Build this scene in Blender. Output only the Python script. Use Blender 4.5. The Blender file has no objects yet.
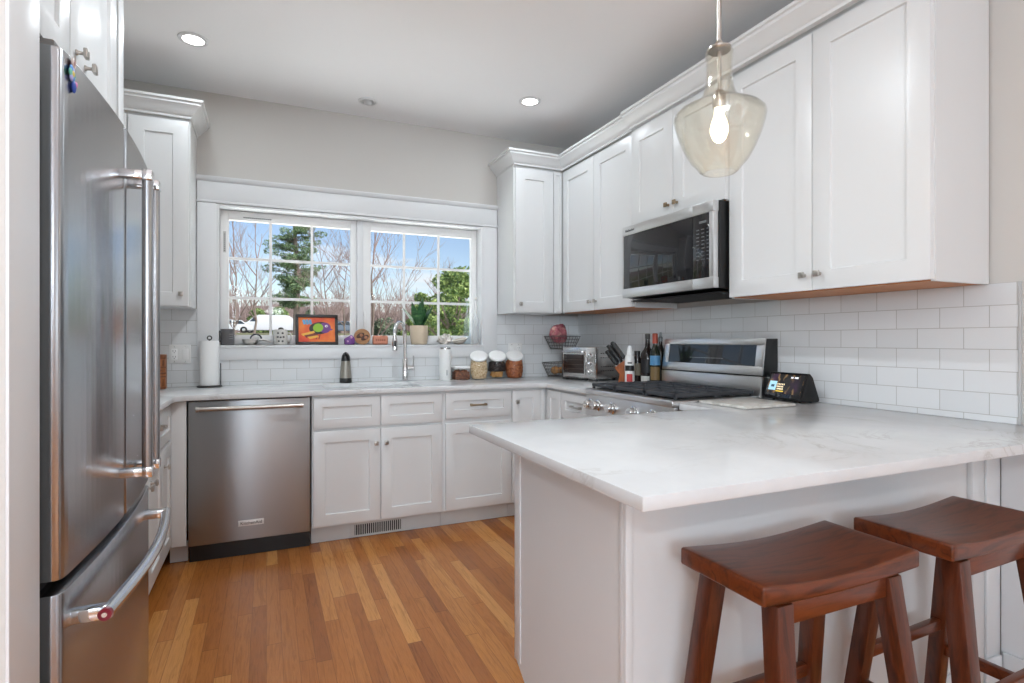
import bpy, bmesh, math, random
from mathutils import Vector, Matrix
from math import sin, cos, pi, radians

random.seed(7)
SC = bpy.context.scene
COL = SC.collection

# ------------------------------------------------------------------ camera, world, lights, exposure
cam_d = bpy.data.cameras.new('camera')
cam = bpy.data.objects.new('camera', cam_d)
COL.objects.link(cam)
cam.location = (0, 0, 1.2081)
cam.rotation_euler = (pi / 2, 0, -0.4153)
cam_d.sensor_width = 36
cam_d.lens = 36 * 557.17 / 1024
cam_d.shift_y = -0.0013
cam_d.clip_start = 0.02
cam_d.clip_end = 500
SC.camera = cam

SC.view_settings.view_transform = 'Standard'
SC.view_settings.look = 'None'
SC.view_settings.gamma = 1
SC.view_settings.use_curve_mapping = False
SC.view_settings.exposure = 0.26
SC.cycles.use_denoising = True
SC.cycles.max_bounces = 10
SC.cycles.diffuse_bounces = 5
SC.cycles.glossy_bounces = 5
SC.cycles.transmission_bounces = 6
SC.cycles.transparent_max_bounces = 16
SC.cycles.sample_clamp_indirect = 6
SC.cycles.caustics_reflective = False
SC.cycles.caustics_refractive = False


def build_world():
    w = bpy.data.worlds.new('world')
    SC.world = w
    w.use_nodes = True
    nt = w.node_tree
    N, L = nt.nodes, nt.links
    N.clear()
    out = N.new('ShaderNodeOutputWorld')
    bg = N.new('ShaderNodeBackground')
    sky = N.new('ShaderNodeTexSky')
    sky.sky_type = 'NISHITA'
    sky.sun_disc = False
    sky.sun_elevation = radians(42)
    sky.sun_rotation = radians(150)
    sky.air_density = 1.0
    sky.dust_density = 0.4
    sky.ozone_density = 1.6
    tc = N.new('ShaderNodeTexCoord')
    mp = N.new('ShaderNodeMapping')
    mp.inputs['Scale'].default_value = (1.0, 1.0, 3.6)
    mp.inputs['Location'].default_value = (0.31, 0.12, 0.2)
    nz = N.new('ShaderNodeTexNoise')
    nz.inputs['Scale'].default_value = 3.2
    nz.inputs['Detail'].default_value = 6
    nz.inputs['Roughness'].default_value = 0.55
    rp = N.new('ShaderNodeValToRGB')
    rp.color_ramp.elements[0].position = 0.50
    rp.color_ramp.elements[0].color = (0, 0, 0, 1)
    rp.color_ramp.elements[1].position = 0.62
    rp.color_ramp.elements[1].color = (1, 1, 1, 1)
    mul = N.new('ShaderNodeMix')
    mul.data_type = 'RGBA'
    mul.blend_type = 'MULTIPLY'
    mul.inputs[0].default_value = 1.0
    mul.inputs[7].default_value = (0.128, 0.122, 0.126, 1)
    mix = N.new('ShaderNodeMix')
    mix.data_type = 'RGBA'
    mix.inputs[7].default_value = (0.80, 0.83, 0.88, 1)
    L.new(tc.outputs['Generated'], mp.inputs['Vector'])
    L.new(mp.outputs['Vector'], nz.inputs['Vector'])
    L.new(nz.outputs['Fac'], rp.inputs['Fac'])
    L.new(sky.outputs['Color'], mul.inputs[6])
    L.new(rp.outputs['Color'], mix.inputs[0])
    L.new(mul.outputs[2], mix.inputs[6])
    L.new(mix.outputs[2], bg.inputs['Color'])
    bg.inputs['Strength'].default_value = 1.0
    L.new(bg.outputs['Background'], out.inputs['Surface'])


build_world()


def light(name, kind, loc, energy, color=(1, 1, 1), rot=(0, 0, 0), **kw):
    d = bpy.data.lights.new(name, kind)
    d.energy = energy
    d.color = color
    for k, v in kw.items():
        setattr(d, k, v)
    o = bpy.data.objects.new(name, d)
    COL.objects.link(o)
    o.location = loc
    o.rotation_euler = rot
    return o


light('sun', 'SUN', (0, -20, 30), 3.4, (1.0, 0.96, 0.90), (radians(50), 0, radians(48)), angle=radians(0.6))
# daylight through the windows of the room behind the photographer; the right one is added for ambient fill
light('daylight_rear_window', 'AREA', (-1.2, -3.44, 1.80), 112, (0.75, 0.88, 1.0), (radians(130), 0, 0), shape='RECTANGLE', size=1.5, size_y=1.3)
light('daylight_side_window', 'AREA', (-3.04, -1.2, 1.65), 8, (0.75, 0.88, 1.0), (radians(128), 0, radians(-90)), shape='RECTANGLE', size=1.9, size_y=1.5)
light('added_right_fill', 'AREA', (2.34, -2.1, 1.65), 12, (0.75, 0.88, 1.0), (radians(132), 0, radians(90)), shape='RECTANGLE', size=1.5, size_y=1.4)
# the photographer's flash, bounced off the ceiling
light('bounce_flash', 'AREA', (0.1, -0.35, 1.62), 7, (0.84, 0.93, 1.0), (radians(150), 0, 0), shape='DISK', size=0.25)
# added spotlight on the slab below the kitchen window, bounced up onto the ceiling
light('patio_bounce_spot', 'SPOT', (0.8, 3.5, 14), 75000, (0.86, 0.94, 1.0), (radians(13.7), 0, 0), spot_size=radians(27), spot_blend=0.5, shadow_soft_size=0.2)
# sky light enters through the kitchen window; the portal only steers the sampling of the sky
portal = light('kitchen_window_portal', 'AREA', (0.62, 4.27, 1.63), 1, (1, 1, 1), (radians(-90), 0, 0), shape='RECTANGLE', size=1.8, size_y=0.9)
portal.data.cycles.is_portal = True

# ------------------------------------------------------------------ helpers


def s2l(c):
    c = c / 255.0
    return c / 12.92 if c <= 0.04045 else ((c + 0.055) / 1.055) ** 2.4


def rgb(r, g, b):
    return (s2l(r), s2l(g), s2l(b), 1.0)


MATS = {}


def mat(name, color=(0.8, 0.8, 0.8, 1), rough=0.5, metal=0.0, **kw):
    if name in MATS:
        return MATS[name]
    m = bpy.data.materials.new(name)
    m.use_nodes = True
    b = m.node_tree.nodes['Principled BSDF']
    b.inputs['Base Color'].default_value = color
    b.inputs['Roughness'].default_value = rough
    b.inputs['Metallic'].default_value = metal
    for k, v in kw.items():
        b.inputs[k.replace('_', ' ')].default_value = v
    MATS[name] = m
    return m


def bsdf(m):
    return m.node_tree.nodes['Principled BSDF']


class NT:
    """short hand for building a node tree"""

    def __init__(self, m):
        self.nt = m.node_tree
        self.N = self.nt.nodes
        self.L = self.nt.links
        self.b = self.N.get('Principled BSDF')
        self.tc = None

    def coord(self, kind='Object'):
        if self.tc is None:
            self.tc = self.N.new('ShaderNodeTexCoord')
        return self.tc.outputs[kind]

    def new(self, t, **inp):
        n = self.N.new(t)
        for k, v in inp.items():
            n.inputs[k].default_value = v
        return n

    def link(self, a, b):
        self.L.new(a, b)

    def mapping(self, src, scale=(1, 1, 1), rot=(0, 0, 0), loc=(0, 0, 0)):
        n = self.N.new('ShaderNodeMapping')
        n.inputs['Scale'].default_value = scale
        n.inputs['Rotation'].default_value = rot
        n.inputs['Location'].default_value = loc
        self.L.new(src, n.inputs['Vector'])
        return n.outputs['Vector']

    def noise(self, vec, scale=5, detail=4, rough=0.5, dist=0.0):
        n = self.N.new('ShaderNodeTexNoise')
        n.inputs['Scale'].default_value = scale
        n.inputs['Detail'].default_value = detail
        n.inputs['Roughness'].default_value = rough
        n.inputs['Distortion'].default_value = dist
        self.L.new(vec, n.inputs['Vector'])
        return n.outputs['Fac']

    def ramp(self, fac, stops):
        n = self.N.new('ShaderNodeValToRGB')
        cr = n.color_ramp
        while len(cr.elements) < len(stops):
            cr.elements.new(0.5)
        for e, (p, c) in zip(cr.elements, stops):
            e.position = p
            e.color = c
        self.L.new(fac, n.inputs['Fac'])
        return n.outputs['Color']

    def math(self, op, a, b=None):
        n = self.N.new('ShaderNodeMath')
        n.operation = op
        for i, v in enumerate((a, b)):
            if v is None:
                continue
            if isinstance(v, (int, float)):
                n.inputs[i].default_value = v
            else:
                self.L.new(v, n.inputs[i])
        return n.outputs[0]

    def mix(self, fac, a, b, blend='MIX'):
        n = self.N.new('ShaderNodeMix')
        n.data_type = 'RGBA'
        n.blend_type = blend
        for i, v in ((0, fac), (6, a), (7, b)):
            if isinstance(v, (int, float)):
                n.inputs[i].default_value = v
            elif isinstance(v, tuple):
                n.inputs[i].default_value = v
            else:
                self.L.new(v, n.inputs[i])
        return n.outputs[2]

    def bump(self, height, strength=0.2, dist=0.01):
        n = self.N.new('ShaderNodeBump')
        n.inputs['Strength'].default_value = strength
        n.inputs['Distance'].default_value = dist
        self.L.new(height, n.inputs['Height'])
        self.L.new(n.outputs['Normal'], self.b.inputs['Normal'])
        return n


def glass_mat(name, tint=(0.97, 0.98, 0.98, 1), ior=1.45, rough=0.0, seeds=0.0, body=0.0, body_col=(1, 1, 1, 1)):
    m = bpy.data.materials.new(name)
    m.use_nodes = True
    nt = m.node_tree
    N, L = nt.nodes, nt.links
    N.clear()
    out = N.new('ShaderNodeOutputMaterial')
    tr = N.new('ShaderNodeBsdfTransparent')
    tr.inputs['Color'].default_value = tint
    gl = N.new('ShaderNodeBsdfGlossy')
    gl.inputs['Roughness'].default_value = rough
    lw = N.new('ShaderNodeLayerWeight')
    lw.inputs['Blend'].default_value = 0.5
    pw = N.new('ShaderNodeMath')
    pw.operation = 'POWER'
    pw.inputs[1].default_value = 4.0
    fr = N.new('ShaderNodeMath')
    fr.operation = 'MULTIPLY_ADD'
    r0 = ((ior - 1) / (ior + 1)) ** 2
    fr.inputs[1].default_value = 12 * r0
    fr.inputs[2].default_value = r0
    L.new(lw.outputs['Facing'], pw.inputs[0])
    L.new(pw.outputs[0], fr.inputs[0])
    mx = N.new('ShaderNodeMixShader')
    L.new(fr.outputs[0], mx.inputs[0])
    last = tr.outputs[0]
    if body > 0:
        df = N.new('ShaderNodeBsdfTranslucent')
        df.inputs['Color'].default_value = body_col
        d2 = N.new('ShaderNodeBsdfDiffuse')
        d2.inputs['Color'].default_value = body_col
        ad = N.new('ShaderNodeMixShader')
        ad.inputs[0].default_value = 0.5
        L.new(df.outputs[0], ad.inputs[1])
        L.new(d2.outputs[0], ad.inputs[2])
        m0 = N.new('ShaderNodeMixShader')
        m0.inputs[0].default_value = body
        L.new(last, m0.inputs[1])
        L.new(ad.outputs[0], m0.inputs[2])
        last = m0.outputs[0]
    L.new(last, mx.inputs[1])
    L.new(gl.outputs[0], mx.inputs[2])
    if seeds > 0:
        tc = N.new('ShaderNodeTexCoord')
        nz = N.new('ShaderNodeTexNoise')
        nz.inputs['Scale'].default_value = 90
        nz.inputs['Detail'].default_value = 2
        bp = N.new('ShaderNodeBump')
        bp.inputs['Strength'].default_value = seeds
        bp.inputs['Distance'].default_value = 0.004
        L.new(tc.outputs['Object'], nz.inputs['Vector'])
        L.new(nz.outputs['Fac'], bp.inputs['Height'])
        L.new(bp.outputs['Normal'], gl.inputs['Normal'])
        L.new(bp.outputs['Normal'], lw.inputs['Normal'])
    L.new(mx.outputs[0], out.inputs['Surface'])
    MATS[name] = m
    return m


WL = {}   # world location of unrotated roots; None for rotated ones


class MB:
    def __init__(self):
        self.bm = bmesh.new()

    def _tag(self, n0, mi):
        if mi:
            self.bm.faces.ensure_lookup_table()
            for f in self.bm.faces[n0:]:
                f.material_index = mi

    def merge(self, other, M=None, mi=0):
        me = bpy.data.meshes.new('tmp')
        other.bm.to_mesh(me)
        other.bm.free()
        if M is not None:
            me.transform(M)
        n0 = len(self.bm.faces)
        self.bm.from_mesh(me)
        bpy.data.meshes.remove(me)
        self._tag(n0, mi)
        return self

    def box(self, x0, x1, y0, y1, z0, z1, bev=0.0, seg=2, mi=0, M=None):
        t = bmesh.new()
        mt = Matrix.Translation(((x0 + x1) / 2, (y0 + y1) / 2, (z0 + z1) / 2)) @ Matrix.Diagonal((abs(x1 - x0), abs(y1 - y0), abs(z1 - z0), 1))
        bmesh.ops.create_cube(t, size=1, matrix=mt)
        if bev > 0:
            bmesh.ops.bevel(t, geom=t.edges[:], offset=bev, segments=seg, profile=0.5, affect='EDGES')
        o = MB.__new__(MB)
        o.bm = t
        return self.merge(o, M, mi)

    def prism(self, pts, a0, a1, axis='Z', bev=0.0, mi=0, M=None, seg=2):
        """pts 2D polygon, extruded along axis (Z: xy, X: yz, Y: xz)"""
        t = bmesh.new()

        def P(p, a):
            if axis == 'Z':
                return (p[0], p[1], a)
            if axis == 'X':
                return (a, p[0], p[1])
            return (p[0], a, p[1])
        lo = [t.verts.new(P(p, a0)) for p in pts]
        hi = [t.verts.new(P(p, a1)) for p in pts]
        n = len(pts)
        t.faces.new(lo)
        t.faces.new(hi)
        for i in range(n):
            t.faces.new((lo[i], lo[(i + 1) % n], hi[(i + 1) % n], hi[i]))
        bmesh.ops.recalc_face_normals(t, faces=t.faces[:])
        if bev > 0:
            bmesh.ops.bevel(t, geom=t.edges[:], offset=bev, segments=seg, profile=0.5, affect='EDGES')
        o = MB.__new__(MB)
        o.bm = t
        return self.merge(o, M, mi)

    def lathe(self, prof, c=(0, 0, 0), seg=32, mi=0, M=None, sx=1.0, sy=1.0):
        """prof: (r,z) list along the axis"""
        t = bmesh.new()
        rings = []
        for r, z in prof:
            if r < 1e-6:
                rings.append([t.verts.new((c[0], c[1], c[2] + z))])
            else:
                rings.append([t.verts.new((c[0] + sx * r * cos(2 * pi * k / seg), c[1] + sy * r * sin(2 * pi * k / seg), c[2] + z)) for k in range(seg)])
        for a, b in zip(rings, rings[1:]):
            if len(a) == 1 and len(b) == 1:
                continue
            for k in range(seg):
                k2 = (k + 1) % seg
                if len(a) == 1:
                    t.faces.new((a[0], b[k2], b[k]))
                elif len(b) == 1:
                    t.faces.new((a[k], a[k2], b[0]))
                else:
                    t.faces.new((a[k], a[k2], b[k2], b[k]))
        bmesh.ops.recalc_face_normals(t, faces=t.faces[:])
        o = MB.__new__(MB)
        o.bm = t
        return self.merge(o, M, mi)

    def tube(self, pts, r, seg=10, closed=False, mi=0, M=None, caps=True):
        t = bmesh.new()
        pts = [Vector(p) for p in pts]
        n = len(pts)
        rr = r if isinstance(r, (list, tuple)) else [r] * n
        rings = []
        ref = None
        for i in range(n):
            if closed:
                d = pts[(i + 1) % n] - pts[i - 1]
            else:
                d = pts[min(i + 1, n - 1)] - pts[max(i - 1, 0)]
            d.normalize()
            if ref is None:
                ref = Vector((0, 0, 1)) if abs(d.z) < 0.9 else Vector((1, 0, 0))
            u = (ref - d * ref.dot(d))
            if u.length < 1e-5:
                u = d.orthogonal()
            u.normalize()
            ref = u
            v = d.cross(u)
            rings.append([t.verts.new(pts[i] + rr[i] * (cos(2 * pi * k / seg) * u + sin(2 * pi * k / seg) * v)) for k in range(seg)])
        m = n if closed else n - 1
        for i in range(m):
            a, b = rings[i], rings[(i + 1) % n]
            for k in range(seg):
                t.faces.new((a[k], a[(k + 1) % seg], b[(k + 1) % seg], b[k]))
        if caps and not closed:
            t.faces.new(rings[0][::-1])
            t.faces.new(rings[-1])
        o = MB.__new__(MB)
        o.bm = t
        return self.merge(o, M, mi)

    def cyl(self, p0, p1, r, seg=16, mi=0, r2=None, M=None):
        return self.tube([p0, p1], [r, r if r2 is None else r2], seg=seg, mi=mi, M=M)

    def sphere(self, c, r, sx=1, sy=1, sz=1, seg=16, mi=0, M=None):
        t = bmesh.new()
        bmesh.ops.create_uvsphere(t, u_segments=seg, v_segments=max(6, seg // 2), radius=r,
                                  matrix=Matrix.Translation(c) @ Matrix.Diagonal((sx, sy, sz, 1)))
        o = MB.__new__(MB)
        o.bm = t
        return self.merge(o, M, mi)

    def shaker(self, x0, x1, z0, z1, y=0.0, th=0.02, fr=0.058, M=None):
        """recessed panel front; its outer face lies at y - th, facing -Y"""
        t = bmesh.new()
        mt = Matrix.Translation(((x0 + x1) / 2, y - th / 2, (z0 + z1) / 2)) @ Matrix.Diagonal((x1 - x0, th, z1 - z0, 1))
        bmesh.ops.create_cube(t, size=1, matrix=mt)
        f = [q for q in t.faces if q.normal.y < -0.9][0]
        bmesh.ops.bevel(t, geom=list(f.edges), offset=0.0018, segments=2, profile=0.5, affect='EDGES')
        f = max([q for q in t.faces if q.normal.y < -0.9], key=lambda q: q.calc_area())
        bmesh.ops.inset_region(t, faces=[f], thickness=fr, depth=0, use_even_offset=True)
        bmesh.ops.inset_region(t, faces=[f], thickness=0.003, depth=-0.009, use_even_offset=True)
        o = MB.__new__(MB)
        o.bm = t
        return self.merge(o, M)

    def sweep(self, path, prof, mi=0):
        """profile (out, z) swept along a 2D path with mitred corners; out points to the right of travel"""
        t = bmesh.new()
        P = [Vector((p[0], p[1])) for p in path]
        n = len(P)
        rings = []
        for i in range(n):
            ns = []
            if i > 0:
                d = (P[i] - P[i - 1]).normalized()
                ns.append(Vector((d.y, -d.x)))
            if i < n - 1:
                d = (P[i + 1] - P[i]).normalized()
                ns.append(Vector((d.y, -d.x)))
            m = ns[0] if len(ns) == 1 else (ns[0] + ns[1]) / (1 + ns[0].dot(ns[1]))
            rings.append([t.verts.new((P[i].x + m.x * o, P[i].y + m.y * o, z)) for o, z in prof])
        k = len(prof)
        for a, b in zip(rings, rings[1:]):
            for j in range(k):
                t.faces.new((a[j], a[(j + 1) % k], b[(j + 1) % k], b[j]))
        t.faces.new(rings[0])
        t.faces.new(rings[-1][::-1])
        bmesh.ops.recalc_face_normals(t, faces=t.faces[:])
        o = MB.__new__(MB)
        o.bm = t
        return self.merge(o, None, mi)

    def build(self, name, m, parent=None, origin=None, smooth=True, ang=35):
        me = bpy.data.meshes.new(name)
        off = None
        if parent is not None:
            off = WL.get(parent.name)
        elif origin is not None:
            off = Vector(origin)
        if off is not None:
            bmesh.ops.translate(self.bm, verts=self.bm.verts[:], vec=-Vector(off))
        self.bm.to_mesh(me)
        self.bm.free()
        for q in (m if isinstance(m, (list, tuple)) else [m]):
            me.materials.append(q)
        if smooth:
            me.shade_smooth()
            me.set_sharp_from_angle(angle=radians(ang))
        o = bpy.data.objects.new(name, me)
        COL.objects.link(o)
        if parent is not None:
            o.parent = parent
            WL[o.name] = off
        elif origin is not None:
            o.location = origin
        return o


def tag(o, label, cat, group=None, kind=None):
    o['label'] = label
    o['category'] = cat
    if group:
        o['group'] = group
    if kind:
        o['kind'] = kind
    return o


def thing(name, label, cat, loc=(0, 0, 0), rz=None, group=None):
    o = bpy.data.objects.new(name, None)
    COL.objects.link(o)
    o.empty_display_size = 0.1
    o.location = loc
    WL[o.name] = Vector(loc) if rz is None else None
    if rz is not None:
        o.rotation_euler = (0, 0, rz)
    return tag(o, label, cat, group)


def structure(o):
    o['kind'] = 'structure'
    return o


def copy_tree(o, parent=None):
    c = o.copy()
    COL.objects.link(c)
    if parent is not None:
        c.parent = parent
    for ch in o.children:
        copy_tree(ch, c)
    return c


def text_mesh(body, size, m, parent, M, name='lettering', ext=0.0006):
    """letters as a mesh (built-in font), lying in local XY, moved by M"""
    cu = bpy.data.curves.new(name, 'FONT')
    cu.body = body
    cu.size = size
    cu.extrude = ext
    cu.align_x = 'CENTER'
    cu.align_y = 'CENTER'
    tmp = bpy.data.objects.new('tmp_text', cu)
    COL.objects.link(tmp)
    dg = bpy.context.evaluated_depsgraph_get()
    me = bpy.data.meshes.new_from_object(tmp.evaluated_get(dg))
    bpy.data.objects.remove(tmp)
    bpy.data.curves.remove(cu)
    me.transform(M)
    b = MB()
    b.bm.from_mesh(me)
    bpy.data.meshes.remove(me)
    return b.build(name, m, parent, smooth=False)


def arc(c, r, a0, a1, n, plane='XZ'):
    out = []
    for i in range(n + 1):
        a = a0 + (a1 - a0) * i / n
        if plane == 'XZ':
            out.append((c[0] + r * cos(a), c[1], c[2] + r * sin(a)))
        elif plane == 'YZ':
            out.append((c[0], c[1] + r * cos(a), c[2] + r * sin(a)))
        else:
            out.append((c[0] + r * cos(a), c[1] + r * sin(a), c[2]))
    return out

# ------------------------------------------------------------------ materials


def m_floor():
    m = mat('oak_strip_floor', rough=0.27)
    n = NT(m)
    sep = n.N.new('ShaderNodeSeparateXYZ')
    n.link(n.coord('Object'), sep.inputs[0])
    x = n.math('DIVIDE', sep.outputs[0], 0.0572)
    ci = n.math('FLOOR', x)
    wn = n.N.new('ShaderNodeTexWhiteNoise')
    wn.noise_dimensions = '1D'
    n.link(ci, wn.inputs['W'])
    y = n.math('DIVIDE', n.math('ADD', sep.outputs[1], n.math('MULTIPLY', wn.outputs['Value'], 9.0)), 0.85)
    ri = n.math('FLOOR', y)
    cb = n.N.new('ShaderNodeCombineXYZ')
    n.link(ci, cb.inputs[0])
    n.link(ri, cb.inputs[1])
    w2 = n.N.new('ShaderNodeTexWhiteNoise')
    w2.noise_dimensions = '2D'
    n.link(cb.outputs[0], w2.inputs['Vector'])
    base = n.ramp(w2.outputs['Value'], [(0.0, rgb(148, 86, 38)), (0.2, rgb(168, 102, 46)), (0.5, rgb(180, 113, 53)), (0.8, rgb(193, 127, 63)), (1.0, rgb(209, 146, 80))])
    # grain, shifted from board to board
    sh = n.N.new('ShaderNodeVectorMath')
    sh.operation = 'MULTIPLY_ADD'
    n.link(w2.outputs['Color'], sh.inputs[0])
    sh.inputs[1].default_value = (7, 7, 7)
    n.link(n.mapping(n.coord('Object'), (26, 1.6, 1)), sh.inputs[2])
    g1 = n.noise(sh.outputs[0], 2.2, 5, 0.6, 1.6)
    grain = n.ramp(g1, [(0.36, (0.66, 0.62, 0.58, 1)), (0.52, (1, 1, 1, 1)), (0.70, (0.86, 0.83, 0.8, 1))])
    col = n.mix(0.75, base, grain, 'MULTIPLY')
    g2 = n.noise(n.mapping(n.coord('Object'), (160, 5, 1)), 2.0, 3, 0.6)
    col = n.mix(0.35, col, n.ramp(g2, [(0.42, (0.72, 0.68, 0.64, 1)), (0.55, (1, 1, 1, 1))]), 'MULTIPLY')
    # seams
    fx = n.math('PINGPONG', x, 0.5)
    fy = n.math('PINGPONG', y, 0.5)
    e1 = n.math('GREATER_THAN', 0.016, fx)
    e2 = n.math('GREATER_THAN', 0.0022, fy)
    seam = n.math('MAXIMUM', e1, e2)
    col = n.mix(n.math('MULTIPLY', seam, 0.55), col, rgb(80, 44, 22))
    n.link(col, n.b.inputs['Base Color'])
    n.bump(n.math('SUBTRACT', g1, n.math('MULTIPLY', seam, 1.5)), 0.06, 0.004)
    n.b.inputs['Specular IOR Level'].default_value = 0.4
    n.b.inputs['Coat Weight'].default_value = 0.06
    n.b.inputs['Coat Roughness'].default_value = 0.16
    return m


def m_tile(name, axes, off):
    m = mat(name, rough=0.12)
    n = NT(m)
    sep = n.N.new('ShaderNodeSeparateXYZ')
    n.link(n.coord('Object'), sep.inputs[0])
    cb = n.N.new('ShaderNodeCombineXYZ')
    n.link(n.math('ADD', sep.outputs[axes], off), cb.inputs[0])
    n.link(n.math('ADD', sep.outputs[2], -0.938 + 0.79), cb.inputs[1])
    br = n.N.new('ShaderNodeTexBrick')
    br.offset = 0.5
    br.inputs['Scale'].default_value = 1.0
    br.inputs['Brick Width'].default_value = 0.1625
    br.inputs['Row Height'].default_value = 0.079
    br.inputs['Mortar Size'].default_value = 0.0014
    br.inputs['Mortar Smooth'].default_value = 0.3
    br.inputs['Color1'].default_value = rgb(222, 224, 225)
    br.inputs['Color2'].default_value = rgb(216, 218, 219)
    br.inputs['Mortar'].default_value = rgb(172, 171, 167)
    n.link(cb.outputs[0], br.inputs['Vector'])
    n.link(br.outputs['Color'], n.b.inputs['Base Color'])
    big = n.noise(n.coord('Object'), 7, 1, 0.4)
    h = n.math('ADD', n.math('MULTIPLY', br.outputs['Fac'], -1.0), n.math('MULTIPLY', big, 0.6))
    n.bump(h, 0.35, 0.0025)
    n.link(n.math('ADD', n.math('MULTIPLY', br.outputs['Fac'], 0.55), 0.11), n.b.inputs['Roughness'])
    return m


def m_quartz():
    m = mat('white_quartz', rough=0.16)
    n = NT(m)
    v = n.mapping(n.coord('Object'), (1, 1, 1), (0, 0, 0.6))
    a = n.noise(v, 1.7, 7, 0.62, 1.3)
    ridge = n.math('ABSOLUTE', n.math('SUBTRACT', a, 0.5))
    vein = n.ramp(ridge, [(0.0, (1, 1, 1, 1)), (0.012, (0.25, 0.25, 0.25, 1)), (0.03, (0, 0, 0, 1))])
    patch = n.ramp(n.noise(v, 2.3, 2, 0.5), [(0.45, (0, 0, 0, 1)), (0.65, (1, 1, 1, 1))])
    cloud = n.ramp(n.noise(v, 5, 5, 0.6), [(0.3, rgb(207, 208, 209)), (0.7, rgb(217, 218, 218))])
    f = n.mix(1.0, vein, patch, 'MULTIPLY')
    sp = n.N.new('ShaderNodeSeparateColor')
    n.link(f, sp.inputs[0])
    col = n.mix(n.math('MULTIPLY', sp.outputs[0], 0.55), cloud, rgb(176, 172, 166))
    n.link(col, n.b.inputs['Base Color'])
    return m


def m_steel(name, color, rough=0.28, stretch=(3, 3, 260), amt=0.10, aniso=0.4):
    m = mat(name, color, rough, 1.0)
    n = NT(m)
    v = n.mapping(n.coord('Object'), stretch)
    g = n.noise(v, 3.0, 3, 0.6)
    n.link(n.math('ADD', n.math('MULTIPLY', g, amt), rough - amt / 2), n.b.inputs['Roughness'])
    n.bump(g, 0.012, 0.0005)
    n.b.inputs['Anisotropic'].default_value = aniso
    if aniso > 0:
        tg = n.N.new('ShaderNodeTangent')
        tg.direction_type = 'RADIAL'
        tg.axis = 'Z'
        n.link(tg.outputs['Tangent'], n.b.inputs['Tangent'])
        n.b.inputs['Anisotropic Rotation'].default_value = 0.25
    return m


def m_wood(name, c1, c2, rough=0.3, scale=(2, 40, 40), coat=0.3, c3=None):
    m = mat(name, rough=rough)
    n = NT(m)
    v = n.mapping(n.coord('Object'), scale)
    g = n.noise(v, 1.6, 5, 0.6, 1.2)
    stops = [(0.3, c1), (0.7, c2)] if c3 is None else [(0.28, c1), (0.55, c2), (0.75, c3)]
    n.link(n.ramp(g, stops), n.b.inputs['Base Color'])
    n.bump(g, 0.03, 0.002)
    n.b.inputs['Coat Weight'].default_value = coat
    n.b.inputs['Coat Roughness'].default_value = 0.15
    return m


def m_wall(name, c, rough=0.85, amt=0.05):
    m = mat(name, c, rough)
    n = NT(m)
    n.bump(n.noise(n.coord('Object'), 140, 3, 0.6), amt, 0.001)
    return m


def m_paint(name, c, rough=0.35):
    m = mat(name, c, rough)
    n = NT(m)
    n.bump(n.noise(n.coord('Object'), 60, 2, 0.5), 0.015, 0.001)
    return m


M_FLOOR = m_floor()
M_TILE_B = m_tile('subway_tile_back', 0, 0.055)
M_TILE_R = m_tile('subway_tile_right', 1, 0.072)
M_QUARTZ = m_quartz()
M_WALL = m_wall('grey_wall_paint', rgb(202, 199, 194))
M_WALLW = m_wall('white_bounce_paint', rgb(238, 238, 238))  # unseen rear and side walls whitened to bounce more ambient light
M_CEIL = m_wall('ceiling_paint', rgb(244, 244, 245))
M_WHITE = m_paint('white_cabinet_paint', rgb(219, 220, 220), 0.32)
M_TRIM = m_paint('white_trim_paint', rgb(221, 222, 223), 0.35)
M_TOE = m_paint('toe_kick_paint', rgb(205, 206, 205), 0.5)
M_VINYL = mat('white_vinyl', rgb(236, 236, 235), 0.35)
M_UNDER = m_wood('maple_underside', rgb(176, 110, 60), rgb(196, 130, 78), 0.5, (30, 2, 2), 0.0)
M_STOOL = m_wood('mahogany_stain', rgb(54, 20, 8), rgb(108, 51, 22), 0.30, (3, 26, 26), 0.15, rgb(80, 34, 14))
M_STOOLV = m_wood('mahogany_stain_upright', rgb(46, 17, 7), rgb(90, 41, 18), 0.30, (26, 26, 3), 0.15, rgb(66, 27, 11))
M_STEEL = m_steel('brushed_steel_horizontal', (0.37, 0.375, 0.38, 1), 0.33, (2, 2, 240), 0.10, 0.8)
M_STEELR = m_steel('bright_brushed_steel', (0.66, 0.66, 0.66, 1), 0.29, (2, 2, 240), 0.08, 0.5)
M_HANDLE = m_steel('dark_satin_steel', (0.40, 0.40, 0.41, 1), 0.25, (40, 40, 40), 0.06, 0.0)
M_FRIDGE = m_steel('fridge_steel', (0.45, 0.46, 0.48, 1), 0.24, (160, 160, 2), 0.08, 0.7)
M_STEEL2 = m_steel('satin_steel', (0.68, 0.67, 0.66, 1), 0.22, (40, 40, 40), 0.06, 0.0)
M_CHROME = mat('polished_chrome', (0.72, 0.72, 0.72, 1), 0.08, 1.0)
M_NICKEL = mat('brushed_nickel', (0.50, 0.47, 0.43, 1), 0.28, 1.0)
M_BRONZE = mat('aged_bronze', (0.34, 0.26, 0.17, 1), 0.34, 1.0)
M_DGREY = mat('dark_grey_cabinet_side', rgb(112, 110, 108), 0.45, 0.3)
M_BLACK = mat('black_plastic', rgb(16, 16, 17), 0.35)
M_BLKGLOSS = mat('black_glass', (0.012, 0.012, 0.014, 1), 0.04)
M_IRON = mat('cast_iron', rgb(56, 58, 62), 0.5)
M_ENAMEL = mat('black_enamel', rgb(20, 20, 22), 0.2)
M_DARK = mat('dark_gap', rgb(30, 30, 30), 0.7)
M_RED = mat('dark_red_enamel', rgb(120, 22, 40), 0.3)
M_SILL = M_TRIM
M_GLASS = glass_mat('window_glass', (0.985, 0.99, 0.99, 1), 1.16)
M_JAR = glass_mat('jar_glass', (0.95, 0.96, 0.96, 1), 1.4)
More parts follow.
